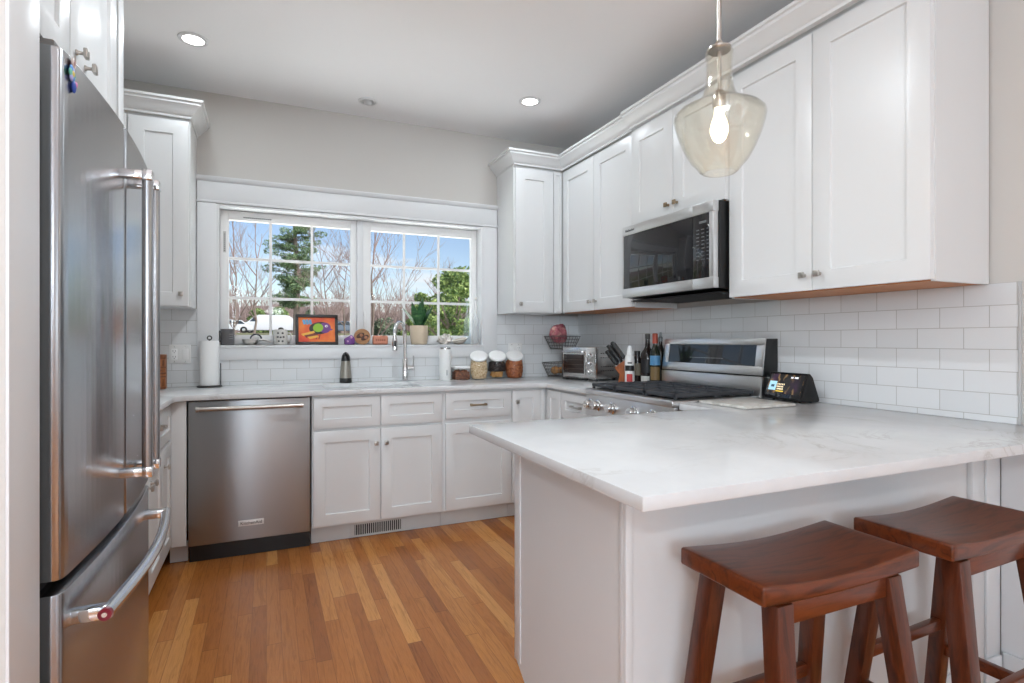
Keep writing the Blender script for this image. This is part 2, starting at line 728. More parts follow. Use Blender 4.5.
M_AMBER = glass_mat('seeded_amber_glass', (0.99, 0.982, 0.95, 1), 1.7, 0.02, 0.22, 0.006, (1.0, 0.97, 0.88, 1))

# ------------------------------------------------------------------ room shell
XR, YB, ZC = 2.40, 4.06, 2.80
XL = -1.09                       # kitchen left wall
WX0, WX1, WZ0, WZ1 = -0.293, 1.536, 1.175, 2.085

b = MB()
b.box(-3.2, 2.5, -3.6, 4.2, -0.06, 0.0)
structure(b.build('floor', M_FLOOR, smooth=False))
b = MB()
b.box(-3.2, 2.5, -3.6, 4.2, ZC, ZC + 0.12)
structure(b.build('ceiling', M_CEIL, smooth=False))


def holed_wall(name, axis, a0, a1, t0, t1, hole, m=None):
    """a wall running along axis ('X' or 'Y') from a0 to a1, between t0 and t1 across, with one opening"""
    h0, h1, z0, z1 = hole
    b = MB()
    for p0, p1, q0, q1 in ((a0, h0, 0, ZC), (h1, a1, 0, ZC), (h0, h1, 0, z0), (h0, h1, z1, ZC)):
        if axis == 'X':
            b.box(p0, p1, t0, t1, q0, q1)
        else:
            b.box(t0, t1, p0, p1, q0, q1)
    return structure(b.build(name, m or M_WALL, smooth=False))


holed_wall('wall_back', 'X', XL - 0.1, XR + 0.1, YB, YB + 0.16, (WX0, WX1, WZ0, WZ1))
holed_wall('wall_rear', 'X', -3.2, XR + 0.1, -3.6, -3.5, (-1.9, 0.1, 0.85, 2.45), M_WALLW)
holed_wall('wall_side', 'Y', -3.5, 1.2, -3.2, -3.1, (-2.2, -0.2, 0.85, 2.45), M_WALLW)
holed_wall('wall_right', 'Y', -3.5, YB, XR, XR + 0.1, (-2.9, -1.3, 0.95, 2.45))
b = MB()
b.box(XL - 0.1, XL, 1.285, YB, 0, ZC)
structure(b.build('wall_left', M_WALL, smooth=False))
b = MB()
b.box(-3.1, -0.3865, 1.155, 1.284, 0, ZC)
structure(b.build('wall_front', M_WALL, smooth=False))
b = MB()
b.box(-0.386, -0.3805, 1.153, 1.286, 0, ZC, 0.0015)
structure(b.build('trim_1', M_TRIM))

# windows of the room behind the photographer (seen only in reflections); the last is added for its light
for i, (ax, c, h0, h1) in enumerate((('X', -3.55, -1.9, 0.1), ('Y', -3.15, -2.2, -0.2), ('Y', 2.45, -2.9, -1.3))):
    b = MB()
    zs = 0.95 if c > 2 else 0.85
    for u in (h0, (h0 + h1) / 2 - 0.03, h1 - 0.06):
        if ax == 'X':
            b.box(u, u + 0.06, c - 0.03, c + 0.03, zs, 2.45)
        else:
            b.box(c - 0.03, c + 0.03, u, u + 0.06, zs, 2.45)
    for z in (zs, 1.62, 2.39):
        if ax == 'X':
            b.box(h0, h1, c - 0.028, c + 0.028, z, z + 0.06)
        else:
            b.box(c - 0.028, c + 0.028, h0, h1, z, z + 0.06)
    structure(b.build('window_%d' % (i + 2), M_TRIM))

# tile splashbacks
b = MB()
b.box(XL + 0.002, -0.402, YB - 0.008, YB - 0.0005, 0.9145, 1.412)
b.box(-0.402, 1.655, YB - 0.008, YB - 0.0005, 0.9145, 1.0795)
b.box(1.655, XR - 0.009, YB - 0.008, YB - 0.0005, 0.9145, 1.412)
structure(b.build('wall_back_tile', M_TILE_B, smooth=False))
b = MB()
b.box(XR - 0.008, XR - 0.0005, 1.062, YB - 0.009, 0.9145, 1.412)
structure(b.build('wall_right_tile', M_TILE_R, smooth=False))
b = MB()
b.box(XR - 0.011, XR - 0.0005, 1.0545, 1.0615, 0.9145, 1.4125, 0.001)
structure(b.build('trim_2', mat('grey_edge_trim', rgb(186, 187, 187), 0.5)))
# wall below the bar: white boards and a baseboard
b = MB()
b.box(XR - 0.012, XR - 0.0005, -3.5, 1.11, 0.0, 0.88)
structure(b.build('wall_right_panel', M_TRIM))
b = MB()
b.prism([(-3.5, 0.0), (1.098, 0.0), (1.098, 0.11), (-3.5, 0.11)], XR - 0.027, XR - 0.0125, 'X', 0.003)
b.prism([(-3.5, 0.0), (1.098, 0.0), (1.098, 0.018), (-3.5, 0.018)], XR - 0.040, XR - 0.027, 'X', 0.003)
structure(b.build('baseboard_right', M_TRIM))

# ------------------------------------------------------------------ kitchen window
win = thing('window_1', 'white double casement window with gridded panes above the sink', 'window', (0.62, YB, WZ0))
win['kind'] = 'structure'
b = MB()
y0, y1 = YB - 0.022, YB - 0.0006
b.box(-0.402, -0.295, y0, y1, 1.0795, 2.088, 0.002)
b.box(1.538, 1.653, y0, y1, 1.0795, 2.088, 0.002)
b.box(-0.2945, 1.5375, y0, y1, 1.0795, 1.158, 0.002)
b.box(-0.402, 1.653, y0, y1, 2.106, 2.225, 0.002)
b.box(-0.408, 1.659, y0 - 0.006, y1, 2.089, 2.105, 0.003)
b.prism([(y1, 2.226), (y0 - 0.002, 2.226), (y0 - 0.012, 2.236), (y0 - 0.018, 2.249), (y0 - 0.018, 2.257), (y1, 2.257)], -0.418, 1.674, 'X', 0.001)
b.build('casing', M_TRIM, win)
b = MB()
b.box(WX0 - 0.001, WX1 + 0.001, y0 - 0.004, YB + 0.159, 1.158, WZ0, 0.002)
b.box(WX0 - 0.0015, WX0 + 0.012, YB - 0.02, YB + 0.159, WZ0 + 0.0005, WZ1)
b.box(WX1 - 0.012, WX1 + 0.0015, YB - 0.02, YB + 0.159, WZ0 + 0.0005, WZ1)
b.box(WX0 + 0.0125, WX1 - 0.0125, YB - 0.02, YB + 0.159, WZ1 - 0.012, WZ1)
b.box(0.599, 0.641, YB + 0.062, YB + 0.159, WZ0 + 0.0005, WZ1 - 0.0125, 0.002)
b.build('window_frame', M_TRIM, win)
YS = YB + 0.115
for g0, g1, mu in ((-0.228, 0.557, (0.027, 0.295)), (0.699, 1.478, (0.950, 1.218))):
    f0, f1 = (WX0 + 0.013, 0.598) if g0 < 0 else (0.642, WX1 - 0.013)
    b = MB()
    gz0, gz1 = 1.243, 2.010
    b.box(f0, g0, YS - 0.03, YS + 0.02, WZ0 + 0.001, WZ1 - 0.013, 0.003)
    b.box(g1, f1, YS - 0.03, YS + 0.02, WZ0 + 0.001, WZ1 - 0.013, 0.003)
    b.box(g0, g1, YS - 0.03, YS + 0.02, WZ0 + 0.001, gz0, 0.003)
    b.box(g0, g1, YS - 0.03, YS + 0.02, gz1, WZ1 - 0.013, 0.003)
    sash = b.build('sash', M_VINYL, win)
    b = MB()
    for x in mu:
        b.box(x - 0.009, x + 0.009, YS - 0.006, YS + 0.006, gz0, gz1, 0.001)
    for z in (1.492, 1.757):
        b.box(g0, g1, YS - 0.0055, YS + 0.0055, z - 0.009, z + 0.009, 0.001)
    b.build('muntin_grid', M_VINYL, sash)
    b = MB()
    b.box(g0 + 0.0005, g1 - 0.0005, YS + 0.010, YS + 0.013, gz0 + 0.0005, gz1 - 0.0005)
    b.build('glass_pane', M_GLASS, sash, smooth=False)
for x in (0.588, 0.652):
    b = MB()
    b.box(x - 0.007, x + 0.007, YS - 0.039, YS - 0.0305, 1.30, 1.42, 0.003)
    b.tube([(x, YS - 0.040, 1.405), (x, YS - 0.050, 1.38), (x, YS - 0.050, 1.33)], 0.004, 8)
    b.build('window_latch', M_VINYL, win)
b = MB()
b.box(-0.262, -0.244, YS - 0.0312, YS - 0.0304, 1.79, 1.93)
b.build('sticker', mat('sticker_grey', rgb(196, 196, 194), 0.6), win)
b = MB()
for i in range(9):
    b.box(-0.257, -0.249, YS - 0.0318, YS - 0.0313, 1.80 + i * 0.0135, 1.805 + i * 0.0135)
for i in range(14):
    b.box(-0.14 + i * 0.0125, -0.132 + i * 0.0125, YS - 0.0312, YS - 0.0304, 2.026, 2.034)
b.build('sticker_print', mat('sticker_ink', rgb(70, 70, 70), 0.6), win)


# ------------------------------------------------------------------ cabinet makers
def add_knob(parent, x, y, z, m=None):
    b = MB()
    t = Matrix.Translation((x, y, z)) @ Matrix.Rotation(pi / 2, 4, 'X')
    b.lathe([(0.0, 0.0), (0.008, 0.0), (0.008, 0.002), (0.005, 0.006), (0.0045, 0.015), (0.008, 0.019), (0.0, 0.019)], seg=14, M=t)
    b.box(x - 0.0125, x + 0.0125, y - 0.028, y - 0.018, z - 0.0125, z + 0.0125, 0.003)
    return b.build('knob', m or M_NICKEL, parent)


def add_pull(parent, x, y, z, w=0.10, m=None):
    b = MB()
    for s in (-1, 1):
        b.box(x + s * w / 2 - 0.007, x + s * w / 2 + 0.007, y - 0.022, y, z - 0.008, z + 0.008, 0.002)
    pts = [(x + w * (k / 10 - 0.5) * 1.1, y - 0.022 - 0.008 * sin(pi * k / 10), z) for k in range(11)]
    b.tube(pts, [0.0055 + 0.002 * abs(k - 5) / 5 for k in range(11)], 10)
    return b.build('pull', m or M_NICKEL, parent)


def cabinet(name, label, cat, loc, rz, w, z0, z1, depth, fronts, toe=0.0, under=False, group=None, sides=None, hw=None):
    """local frame: x along the face, carcass front at y=0 facing -Y, back at y=depth"""
    t = thing(name, label, cat, loc, rz, group)
    b = MB()
    b.box(0.0006, w - 0.0006, 0, depth, z0 + (0.012 if under else 0), z1)
    b.build('body', M_WHITE, t)
    if toe:
        b = MB()
        b.box(0.0008, w - 0.0008, 0.06, depth - 0.02, 0.0005, z0)
        b.build('toe_kick', M_TOE, t)
    if under:
        b = MB()
        b.box(0.016, w - 0.016, 0.002, depth - 0.002, z0 + 0.001, z0 + 0.0118)
        b.build('underside', M_UNDER, t)
        b = MB()
        b.box(0.0006, 0.0155, 0, depth, z0, z0 + 0.0118)
        b.build('side_skirt', M_WHITE, t)
        b = MB()
        b.box(w - 0.0155, w - 0.0006, 0, depth, z0, z0 + 0.0118)
        b.build('side_skirt', M_WHITE, t)
    for fr in fronts:
        kind, x0, x1, a0, a1 = fr[:5]
        b = MB()
        frame = (0.075 if z0 > 1 else 0.064) if kind == 'door' else 0.050
        if x1 - x0 < 0.22:
            frame = 0.055 if kind == 'door' else 0.018
        b.shaker(x0, x1, a0, a1, 0.0, 0.02, frame)
        d = b.build(kind, M_WHITE, t)
        for h in fr[5:]:
            if h[0] == 'knob':
                add_knob(d, h[1], -0.02 if len(h) < 4 else h[3], h[2], hw)
            else:
                add_pull(d, h[1], -0.0115, h[2], 0.10, hw)
    return t


R90 = pi / 2

# ------------------------------------------------------------------ base cabinets
CF = 3.45                         # carcass front of the back run
G_BASE, G_UP = 'base cabinets', 'wall cabinets'
cabinet('base_cabinet', 'white sink base cabinet with two drawer fronts above two doors', 'cabinet', (0.242, CF, 0), 0, 0.795, 0.106, 0.8835, 0.597,
        [('false_front', 0.009, 0.394, 0.690, 0.868), ('false_front', 0.399, 0.782, 0.690, 0.868),
         ('door', 0.009, 0.394, 0.117, 0.672, ('knob', 0.367, 0.585)), ('door', 0.399, 0.782, 0.117, 0.672, ('knob', 0.427, 0.585))], toe=True, group=G_BASE)
cabinet('base_cabinet', 'white base cabinet with one wide drawer over a single door, right of sink cabinet', 'cabinet', (1.0375, CF, 0), 0, 0.474, 0.106, 0.8835, 0.597,
        [('drawer', 0.013, 0.468, 0.705, 0.868, ('pull', 0.235, 0.787)), ('door', 0.013, 0.468, 0.117, 0.672)], toe=True, group=G_BASE, hw=M_BRONZE)
# corner cabinet: one door on each run
t = thing('corner_cabinet', 'white corner base cabinet with a narrow knobbed door, left of the range', 'cabinet', (1.5125, CF, 0), 0, G_BASE)
b = MB()
b.prism([(0, 0), (0.2775, 0), (0.2775, -0.225), (0.880, -0.225), (0.880, 0.597), (0, 0.597)], 0.106, 0.8835)
b.build('body', M_WHITE, t)
b = MB()
b.prism([(0.001, 0.06), (0.337, 0.06), (0.337, -0.224), (0.87, -0.224), (0.87, 0.55), (0.001, 0.55)], 0.0005, 0.1055)
b.build('toe_kick', M_TOE, t)
b = MB()
b.shaker(0.005, 0.212, 0.117, 0.868, 0, 0.02, 0.05)
d = b.build('door', M_WHITE, t)
add_knob(d, 0.034, -0.02, 0.795)
b = MB()
b.box(0.216, 0.2555, -0.012, -0.0005, 0.117, 0.868, 0.001)
b.build('filler_strip', M_WHITE, t)
M = Matrix.Translation((0.2775, 0, 0)) @ Matrix.Rotation(-R90, 4, 'Z')
b = MB()
b.shaker(0.024, 0.222, 0.117, 0.868, 0, 0.02, 0.05, M=M)
b.build('door', M_WHITE, t)
cabinet('base_cabinet', 'white drawer base cabinet squeezed between the corner and the range', 'cabinet', (1.79, 3.2245, 0), -R90, 0.394, 0.106, 0.8835, 0.600,
        [('drawer', 0.006, 0.386, 0.705, 0.868, ('pull', 0.2, 0.787)), ('door', 0.006, 0.386, 0.117, 0.672, ('knob', 0.04, 0.6))], toe=True, group=G_BASE)
# left run
cabinet('base_cabinet', 'white base cabinet on left wall with a drawer over two doors, beside the dishwasher', 'cabinet', (-0.48, 2.80, 0), R90, 0.646, 0.106, 0.8835, 0.605,
        [('drawer', 0.006, 0.625, 0.690, 0.868, ('pull', 0.305, 0.790)),
         ('door', 0.006, 0.350, 0.117, 0.672, ('knob', 0.055, 0.585)), ('door', 0.355, 0.625, 0.117, 0.672, ('knob', 0.395, 0.585))], toe=True, group=G_BASE)
cabinet('base_cabinet', 'white base cabinet hidden behind the refrigerator, with one drawer over a door', 'cabinet', (-0.48, 2.345, 0), R90, 0.453, 0.106, 0.8835, 0.605,
        [('drawer', 0.006, 0.447, 0.690, 0.868, ('pull', 0.225, 0.790)), ('door', 0.006, 0.447, 0.117, 0.672, ('knob', 0.41, 0.585))], toe=True, group=G_BASE)
b = MB()
b.box(-0.478, -0.392, 3.4305, 3.4505, 0.107, 0.8835, 0.001)
b.box(-0.478, -0.392, 3.51, 3.53, 0.0005, 0.1065)
tag(b.build('filler_panel', M_WHITE, origin=(-0.435, 3.44, 0)), 'narrow white filler strip at left edge of the dishwasher', 'cabinet panel')

# ------------------------------------------------------------------ wall cabinets
cabinet('wall_cabinet', 'white wall cabinet with one tall door left of the kitchen window', 'cabinet', (-1.087, 3.735, 0), 0, 0.682, 1.402, 2.492, 0.323,
        [('door', 0.02, 0.372, 1.407, 2.474), ('door', 0.378, 0.672, 1.407, 2.474, ('knob', 0.637, 1.475))], group=G_UP)
cabinet('wall_cabinet', 'white single-door wall cabinet right of the kitchen window', 'cabinet', (1.657, 3.735, 0), 0, 0.395, 1.410, 2.492, 0.316,
        [('door', 0.012, 0.322, 1.415, 2.474, ('knob', 0.045, 1.475)), ('filler_strip', 0.328, 0.396, 1.415, 2.474)], group=G_UP)
cabinet('wall_cabinet', 'white two-door wall cabinet in the corner, left of the microwave', 'cabinet', (2.075, 3.7345, 0), -R90, 0.916, 1.410, 2.492, 0.316,
        [('door', 0.024, 0.458, 1.415, 2.474, ('knob', 0.425, 1.475)), ('door', 0.462, 0.908, 1.415, 2.474, ('knob', 0.495, 1.475))], under=True, group=G_UP)
cabinet('wall_cabinet', 'short white two-door wall cabinet directly above the microwave', 'cabinet', (2.055, 2.8175, 0), -R90, 0.764, 1.889, 2.492, 0.336,
        [('door', 0.005, 0.380, 1.895, 2.474, ('knob', 0.347, 1.955)), ('door', 0.384, 0.759, 1.895, 2.474, ('knob', 0.418, 1.955))], under=True, group=G_UP, hw=M_BRONZE)
cabinet('wall_cabinet', 'large white two-door wall cabinet over the bar, nearest on the right wall', 'cabinet', (2.075, 2.0525, 0), -R90, 0.905, 1.410, 2.492, 0.316,
        [('door', 0.004, 0.450, 1.415, 2.474, ('knob', 0.418, 1.478)), ('door', 0.454, 0.899, 1.415, 2.474, ('knob', 0.487, 1.478))], under=True, group=G_UP)
cabinet('wall_cabinet', 'white wall cabinet with two doors above the refrigerator', 'cabinet', (-0.48, 1.305, 0), R90, 0.945, 1.885, 2.492, 0.605,
        [('door', 0.006, 0.455, 1.890, 2.474), ('door', 0.463, 0.940, 1.890, 2.474, ('knob', 0.505, 1.968), ('knob', 0.585, 1.962))], under=True, group=G_UP)
b = MB()
b.box(-1.088, -0.463, 2.2655, 2.335, 0.0005, 2.492, 0.0015)
b.box(-0.463, -0.457, 2.266, 2.3345, 0.0005, 2.492, 0.002)
tag(b.build('tall_end_panel', M_WHITE, origin=(-0.77, 2.30, 0)), 'tall white end panel on the far side of the refrigerator', 'cabinet panel')

CROWN = [(0, 2.4925), (0.006, 2.4925), (0.008, 2.505), (0.020, 2.512), (0.030, 2.526), (0.048, 2.546), (0.060, 2.556), (0.062, 2.568), (0.072, 2.572), (0.075, 2.584), (0.0, 2.584)]
b = MB()
b.sweep([(-1.086, 3.715), (-0.405, 3.715), (-0.405, 4.058)], CROWN)
tag(b.build('crown_molding', M_WHITE, origin=(-0.75, 3.9, 2.4925)), 'white crown molding on the wall cabinet left of the window', 'molding', 'crown moldings')
b = MB()
b.sweep([(1.657, 4.058), (1.657, 3.715), (2.055, 3.715), (2.055, 2.819)], CROWN)
tag(b.build('crown_molding', M_WHITE, origin=(1.86, 3.3, 2.4925)), 'white crown molding turning the corner right of the window', 'molding', 'crown moldings')
b = MB()
b.sweep([(2.033, 2.8185), (2.033, 1.146), (2.398, 1.146)], [(-0.022, 2.4925)] + CROWN[1:-1] + [(-0.022, 2.584)])
tag(b.build('crown_molding', M_WHITE, origin=(2.2, 1.98, 2.4925)), 'white crown molding above the microwave and bar cabinets', 'molding', 'crown moldings')
b = MB()
b.sweep([(-1.086, 1.303), (-0.46, 1.303), (-0.46, 2.336), (-1.086, 2.336)][::1], CROWN)
tag(b.build('crown_molding', M_WHITE, origin=(-0.77, 1.82, 2.4925)), 'white crown molding above the refrigerator cabinet', 'molding', 'crown moldings')


# ------------------------------------------------------------------ countertops
def slab(outer, holes, z0, z1, rnd=0.003):
    t = bmesh.new()
    loops = []
    for pts in [outer] + holes:
        vs = [t.verts.new((p[0], p[1], z1)) for p in pts]
        es = [t.edges.new((vs[i], vs[(i + 1) % len(vs)])) for i in range(len(vs))]
        loops.append((vs, es))
    bmesh.ops.triangle_fill(t, use_beauty=True, use_dissolve=False, edges=[e for _, es in loops for e in es])
    top = list(t.faces)
    ret = bmesh.ops.extrude_face_region(t, geom=top)
    nv = [g for g in ret['geom'] if isinstance(g, bmesh.types.BMVert)]
    bmesh.ops.translate(t, verts=nv, vec=(0, 0, z0 - z1))
    bmesh.ops.recalc_face_normals(t, faces=t.faces[:])
    bmesh.ops.dissolve_limit(t, angle_limit=0.01, verts=t.verts[:], edges=t.edges[:])
    es = [e for e in t.edges if e.is_manifold and abs(e.verts[0].co.z - e.verts[1].co.z) < 1e-5 and e.calc_face_angle(0) > 0.5]
    if rnd:
        bmesh.ops.bevel(t, geom=es, offset=rnd, segments=2, profile=0.5, affect='EDGES')
    o = MB()
    o.bm.free()
    o.bm = t
    return o


def rrect(x0, x1, y0, y1, r, n=6):
    out = []
    for cx, cy, a in ((x1 - r, y1 - r, 0), (x0 + r, y1 - r, pi / 2), (x0 + r, y0 + r, pi), (x1 - r, y0 + r, 1.5 * pi)):
        for k in range(n + 1):
            q = a + pi / 2 * k / n
            out.append((cx + r * cos(q), cy + r * sin(q)))
    return out


CT0, CT1 = 0.884, 0.914
SX0, SX1, SY0, SY1 = 0.335, 0.935, 3.505, 3.93
b = slab([(-1.088, 2.345), (-0.44, 2.345), (-0.44, 3.335), (-0.432, 3.372), (-0.405, 3.400), (-0.365, 3.41),
          (1.690, 3.41), (1.718, 3.402), (1.742, 3.378), (1.75, 3.35), (1.75, 2.8275), (2.398, 2.8275), (2.398, 4.058), (-1.088, 4.058)],
         [rrect(SX0, SX1, SY0, SY1, 0.06)[::-1]], CT0, CT1)
tag(b.build('countertop', M_QUARTZ, origin=(0.6, 3.7, CT0)), 'white quartz countertop running under the window with the sink cut in', 'countertop', 'white quartz countertops')
b = slab([(0.6466, 0.8584), (2.398, 0.8584), (2.398, 2.0485), (1.75, 2.0485), (1.75, 1.837), (0.6466, 1.837)], [], CT0, CT1)
tag(b.build('peninsula_countertop', M_QUARTZ, origin=(1.5, 1.35, CT0)), 'white quartz bar top of the peninsula with faint grey veins', 'countertop', 'white quartz countertops')

# sink
t = thing('sink', 'stainless steel undermount sink set into the window countertop', 'sink', (0.635, 3.72, 0.70))
b = MB()
o_, i_ = rrect(SX0 - 0.012, SX1 + 0.012, SY0 - 0.012, SY1 + 0.012, 0.07), rrect(SX0 - 0.001, SX1 + 0.001, SY0 - 0.001, SY1 + 0.001, 0.06)
ib = rrect(SX0 + 0.02, SX1 - 0.02, SY0 + 0.02, SY1 - 0.02, 0.05)
tb = bmesh.new()
R = [[tb.verts.new((p[0], p[1], z)) for p in L] for L, z in ((o_, 0.8832), (i_, 0.8832), (i_, 0.86), (ib, 0.71))]
for A, B in zip(R, R[1:]):
    for k in range(len(A)):
        tb.faces.new((A[k], A[(k + 1) % len(A)], B[(k + 1) % len(A)], B[k]))
tb.faces.new(R[-1])
q = MB()
q.bm.free()
q.bm = tb
b.merge(q)
b.build('bowl', M_STEEL2, t)
b = MB()
b.lathe([(0.0, 0.004), (0.03, 0.004), (0.043, 0.002), (0.043, 0.0), (0, 0)], (0.635, 3.74, 0.7105), 24)
b.build('drain', M_CHROME, t)

# ------------------------------------------------------------------ peninsula
PX, PY0, PY1 = 0.79, 1.114, 1.77
t = thing('peninsula', 'white painted peninsula base with plain panels under the bar top', 'cabinet', (1.59, 1.44, 0), None, G_BASE)
b = MB()
b.box(PX + 0.012, 2.384, PY0 + 0.012, PY1 - 0.02, 0.105, 0.8835)
b.box(PX + 0.012, 2.384, PY0 + 0.012, PY1 - 0.13, 0.0005, 0.105)
b.build('body', M_WHITE, t)
b = MB()
b.prism([(PY0 + 0.012, 0.0005), (PY1 - 0.13, 0.0005), (PY1 - 0.13, 0.02), (PY1, 0.105), (PY1, 0.8835), (PY0 + 0.012, 0.8835)], PX + 0.004, PX + 0.0118, 'X')
b.box(PX, PX + 0.0039, PY1 - 0.045, PY1, 0.105, 0.8835, 0.001)
b.box(PX, PX + 0.0039, PY0 + 0.0125, PY0 + 0.028, 0.0005, 0.8835, 0.001)
b.build('end_panel', M_WHITE, t)
b = MB()
b.box(PX, 2.384, PY0 + 0.004, PY0 + 0.0118, 0.0005, 0.8835)
b.box(PX, PX + 0.022, PY0, PY0 + 0.0039, 0.0005, 0.8835, 0.0015)
b.box(2.195, 2.265, PY0 - 0.014, PY0 + 0.0039, 0.0005, 0.8835, 0.003)
b.box(2.30, 2.384, PY0 - 0.004, PY0 + 0.0039, 0.0005, 0.8835, 0.002)
b.build('back_panel', M_WHITE, t)
b = MB()
b.box(PX + 0.024, 2.19, PY0 - 0.010, PY0 + 0.0039, 0.0005, 0.09, 0.003)
b.box(2.27, 2.37, PY0 - 0.018, PY0 - 0.0045, 0.0005, 0.10, 0.004)
b.build('base_trim', M_TRIM, t)
b = MB()
b.box(PX - 0.014, PX - 0.0005, PY0 + 0.02, PY1 - 0.125, 0.0005, 0.02, 0.005)
b.build('shoe_molding', M_TRIM, t)
M = Matrix.Translation((1.73, PY1 - 0.02, 0)) @ Matrix.Rotation(pi, 4, 'Z')
for k in range(2):
    b = MB()
    x0 = 0.01 + k * 0.455
    b.shaker(x0, x0 + 0.45, 0.117, 0.672, fr=0.064, M=M)
    d = b.build('door', M_WHITE, t)
    add_knob_M = Matrix.Translation((1.73 - (x0 + (0.41 if k == 0 else 0.04)), PY1, 0.6)) @ Matrix.Rotation(-pi / 2, 4, 'X')
    b = MB()
    b.lathe([(0, 0), (0.006, 0), (0.005, 0.016), (0.013, 0.018), (0.013, 0.026), (0, 0.027)], seg=14, M=add_knob_M)
    b.build('knob', M_NICKEL, d)
    b = MB()
    b.shaker(x0, x0 + 0.45, 0.69, 0.868, fr=0.045, M=M)
    b.build('drawer', M_WHITE, t)

# floor register in the toe kick
t = thing('floor_register', 'white louvered air register in the toe kick under the sink cabinet', 'vent', (0.637, 3.505, 0.002))
b = MB()
b.box(0.472, 0.80, 3.502, 3.5095, 0.006, 0.014, 0.002)
b.box(0.472, 0.80, 3.502, 3.5095, 0.078, 0.094, 0.002)
b.box(0.472, 0.494, 3.502, 3.5095, 0.014, 0.078, 0.002)
b.box(0.778, 0.80, 3.502, 3.5095, 0.014, 0.078, 0.002)
b.build('frame', M_TOE, t)
b = MB()
b.box(0.4945, 0.7775, 3.508, 3.5096, 0.0145, 0.0775)
b.build('backing', M_DARK, t)
b = MB()
for k in range(22):
    x = 0.500 + k * 0.01285
    b.box(x - 0.0022, x + 0.0022, 3.503, 3.5078, 0.0145, 0.0775)
b.build('louvers', M_TOE, t)

# ------------------------------------------------------------------ dishwasher
DX0, DX1 = -0.388, 0.238
t = thing('dishwasher', 'stainless steel dishwasher built in left of the sink cabinet', 'dishwasher', (-0.075, 3.74, 0))
b = MB()
b.box(DX0 + 0.004, DX1 - 0.004, 3.456, 4.04, 0.1, 0.882)
b.build('tub', M_DARK, t)
b = MB()
b.box(DX0 + 0.006, DX1 - 0.004, 3.475, 3.52, 0.001, 0.099)
b.box(DX0 + 0.004, DX1 - 0.003, 3.452, 3.48, 0.076, 0.099)
b.build('kick_plate', M_BLACK, t)
b = MB()
b.box(DX0 + 0.004, DX1 - 0.004, 3.432, 3.4555, 0.098, 0.8775, 0.004, 3)
b.build('door', M_STEEL, t)
b = MB()
b.cyl((DX0 + 0.045, 3.385, 0.838), (DX1 - 0.045, 3.385, 0.838), 0.0115, 20)
for s in (DX0 + 0.045, DX1 - 0.045):
    b.cyl((s, 3.385, 0.838), (s + (0.014 if s < 0 else -0.014), 3.385, 0.838), 0.0145, 20)
for s in (DX0 + 0.07, DX1 - 0.07):
    b.cyl((s, 3.388, 0.836), (s, 3.4318, 0.830), 0.008, 12)
b.build('handle', M_NICKEL, t)
b = MB()
b.box(-0.142, -0.012, 3.4290, 3.4318, 0.176, 0.208, 0.001)
bd = b.build('badge', mat('badge_silver', rgb(226, 225, 223), 0.35, 0.1), t)
text_mesh('KitchenAid', 0.0245, mat('badge_ink', rgb(40, 38, 38), 0.4), bd, Matrix.Translation((-0.077, 3.4288, 0.191)) @ Matrix.Rotation(pi / 2, 4, 'X'))

# ------------------------------------------------------------------ refrigerator
t = thing('refrigerator', 'stainless steel french-door refrigerator with bottom freezer drawer', 'refrigerator', (-0.7, 1.755, 0))
FY0, FY1, FYM = 1.322, 2.208, 1.755


def fx(y, out=0.0):
    return -0.340 - 0.020 * ((y - FYM) / 0.453) ** 2 + out


def door_poly(ya, yb, back=-0.418, r=0.014, n=14):
    pts = [(back, ya), (back, yb)]
    ys = [yb - (yb - ya) * k / n for k in range(n + 1)]
    for k, y in enumerate(ys):
        x = fx(y)
        if k == 0:
            pts += [(x - r, y), (x - r * 0.3, y - r * 0.3)]
            pts.append((x, y - r))
        elif k == n:
            pts.append((x, y + r))
            pts += [(x - r * 0.3, y + r * 0.3), (x - r, y)]
        else:
            pts.append((x, y))
    return pts


b = MB()
b.box(-1.05, -0.43, FY0 + 0.003, FY1 - 0.003, 0.03, 1.755, 0.004)
b.build('cabinet_body', M_DGREY, t)
for ya, yb, hy in ((FY0, FYM - 0.002, 1.703), (FYM + 0.002, FY1, 1.807)):
    b = MB()
    b.prism(door_poly(ya, yb), 0.748, 1.770, 'Z', 0.0025)
    d = b.build('door', M_FRIDGE, t)
    hx = -0.282
    for z in (0.868, 1.634):
        b = MB()
        b.box(hx - 0.011, hx + 0.013, hy - 0.0155, hy + 0.0155, z - 0.014, z + 0.014, 0.004)
        b.box(fx(hy) - 0.002, hx, hy - 0.0125, hy + 0.0125, z - 0.0115, z + 0.0115, 0.004)
        b.build('handle_bracket', M_CHROME, d)
    b = MB()
    b.cyl((hx, hy, 0.880), (hx, hy, 1.622), 0.0125, 20)
    b.build('handle', M_HANDLE, d)
b = MB()
b.prism(door_poly(FY0, FY1, n=24), 0.085, 0.722, 'Z', 0.004)
d = b.build('freezer_drawer', M_FRIDGE, t)
hz = 0.655
bow = []
for k in range(25):
    y = 1.366 + (2.10 - 1.366) * k / 24
    bow.append((-0.297 + 0.028 * sin(pi * k / 24), y, hz))
b = MB()
b.tube(bow, 0.0135, 16)
b.build('handle', M_STEEL2, d)
for y in (1.378, 2.084):
    b = MB()
    b.box(fx(y) - 0.003, -0.292, y - 0.014, y + 0.014, hz - 0.0135, hz + 0.0135, 0.004)
    b.build('handle_bracket', M_CHROME, d)
b = MB()
b.cyl((-0.2975, 1.3658, hz), (-0.2982, 1.3575, hz), 0.0125, 20)
cp = b.build('handle_cap', M_RED, d)
b = MB()
b.cyl((-0.29825, 1.3573, hz), (-0.2983, 1.3562, hz), 0.005, 16)
b.build('cap_badge', M_STEEL2, d)
b = MB()
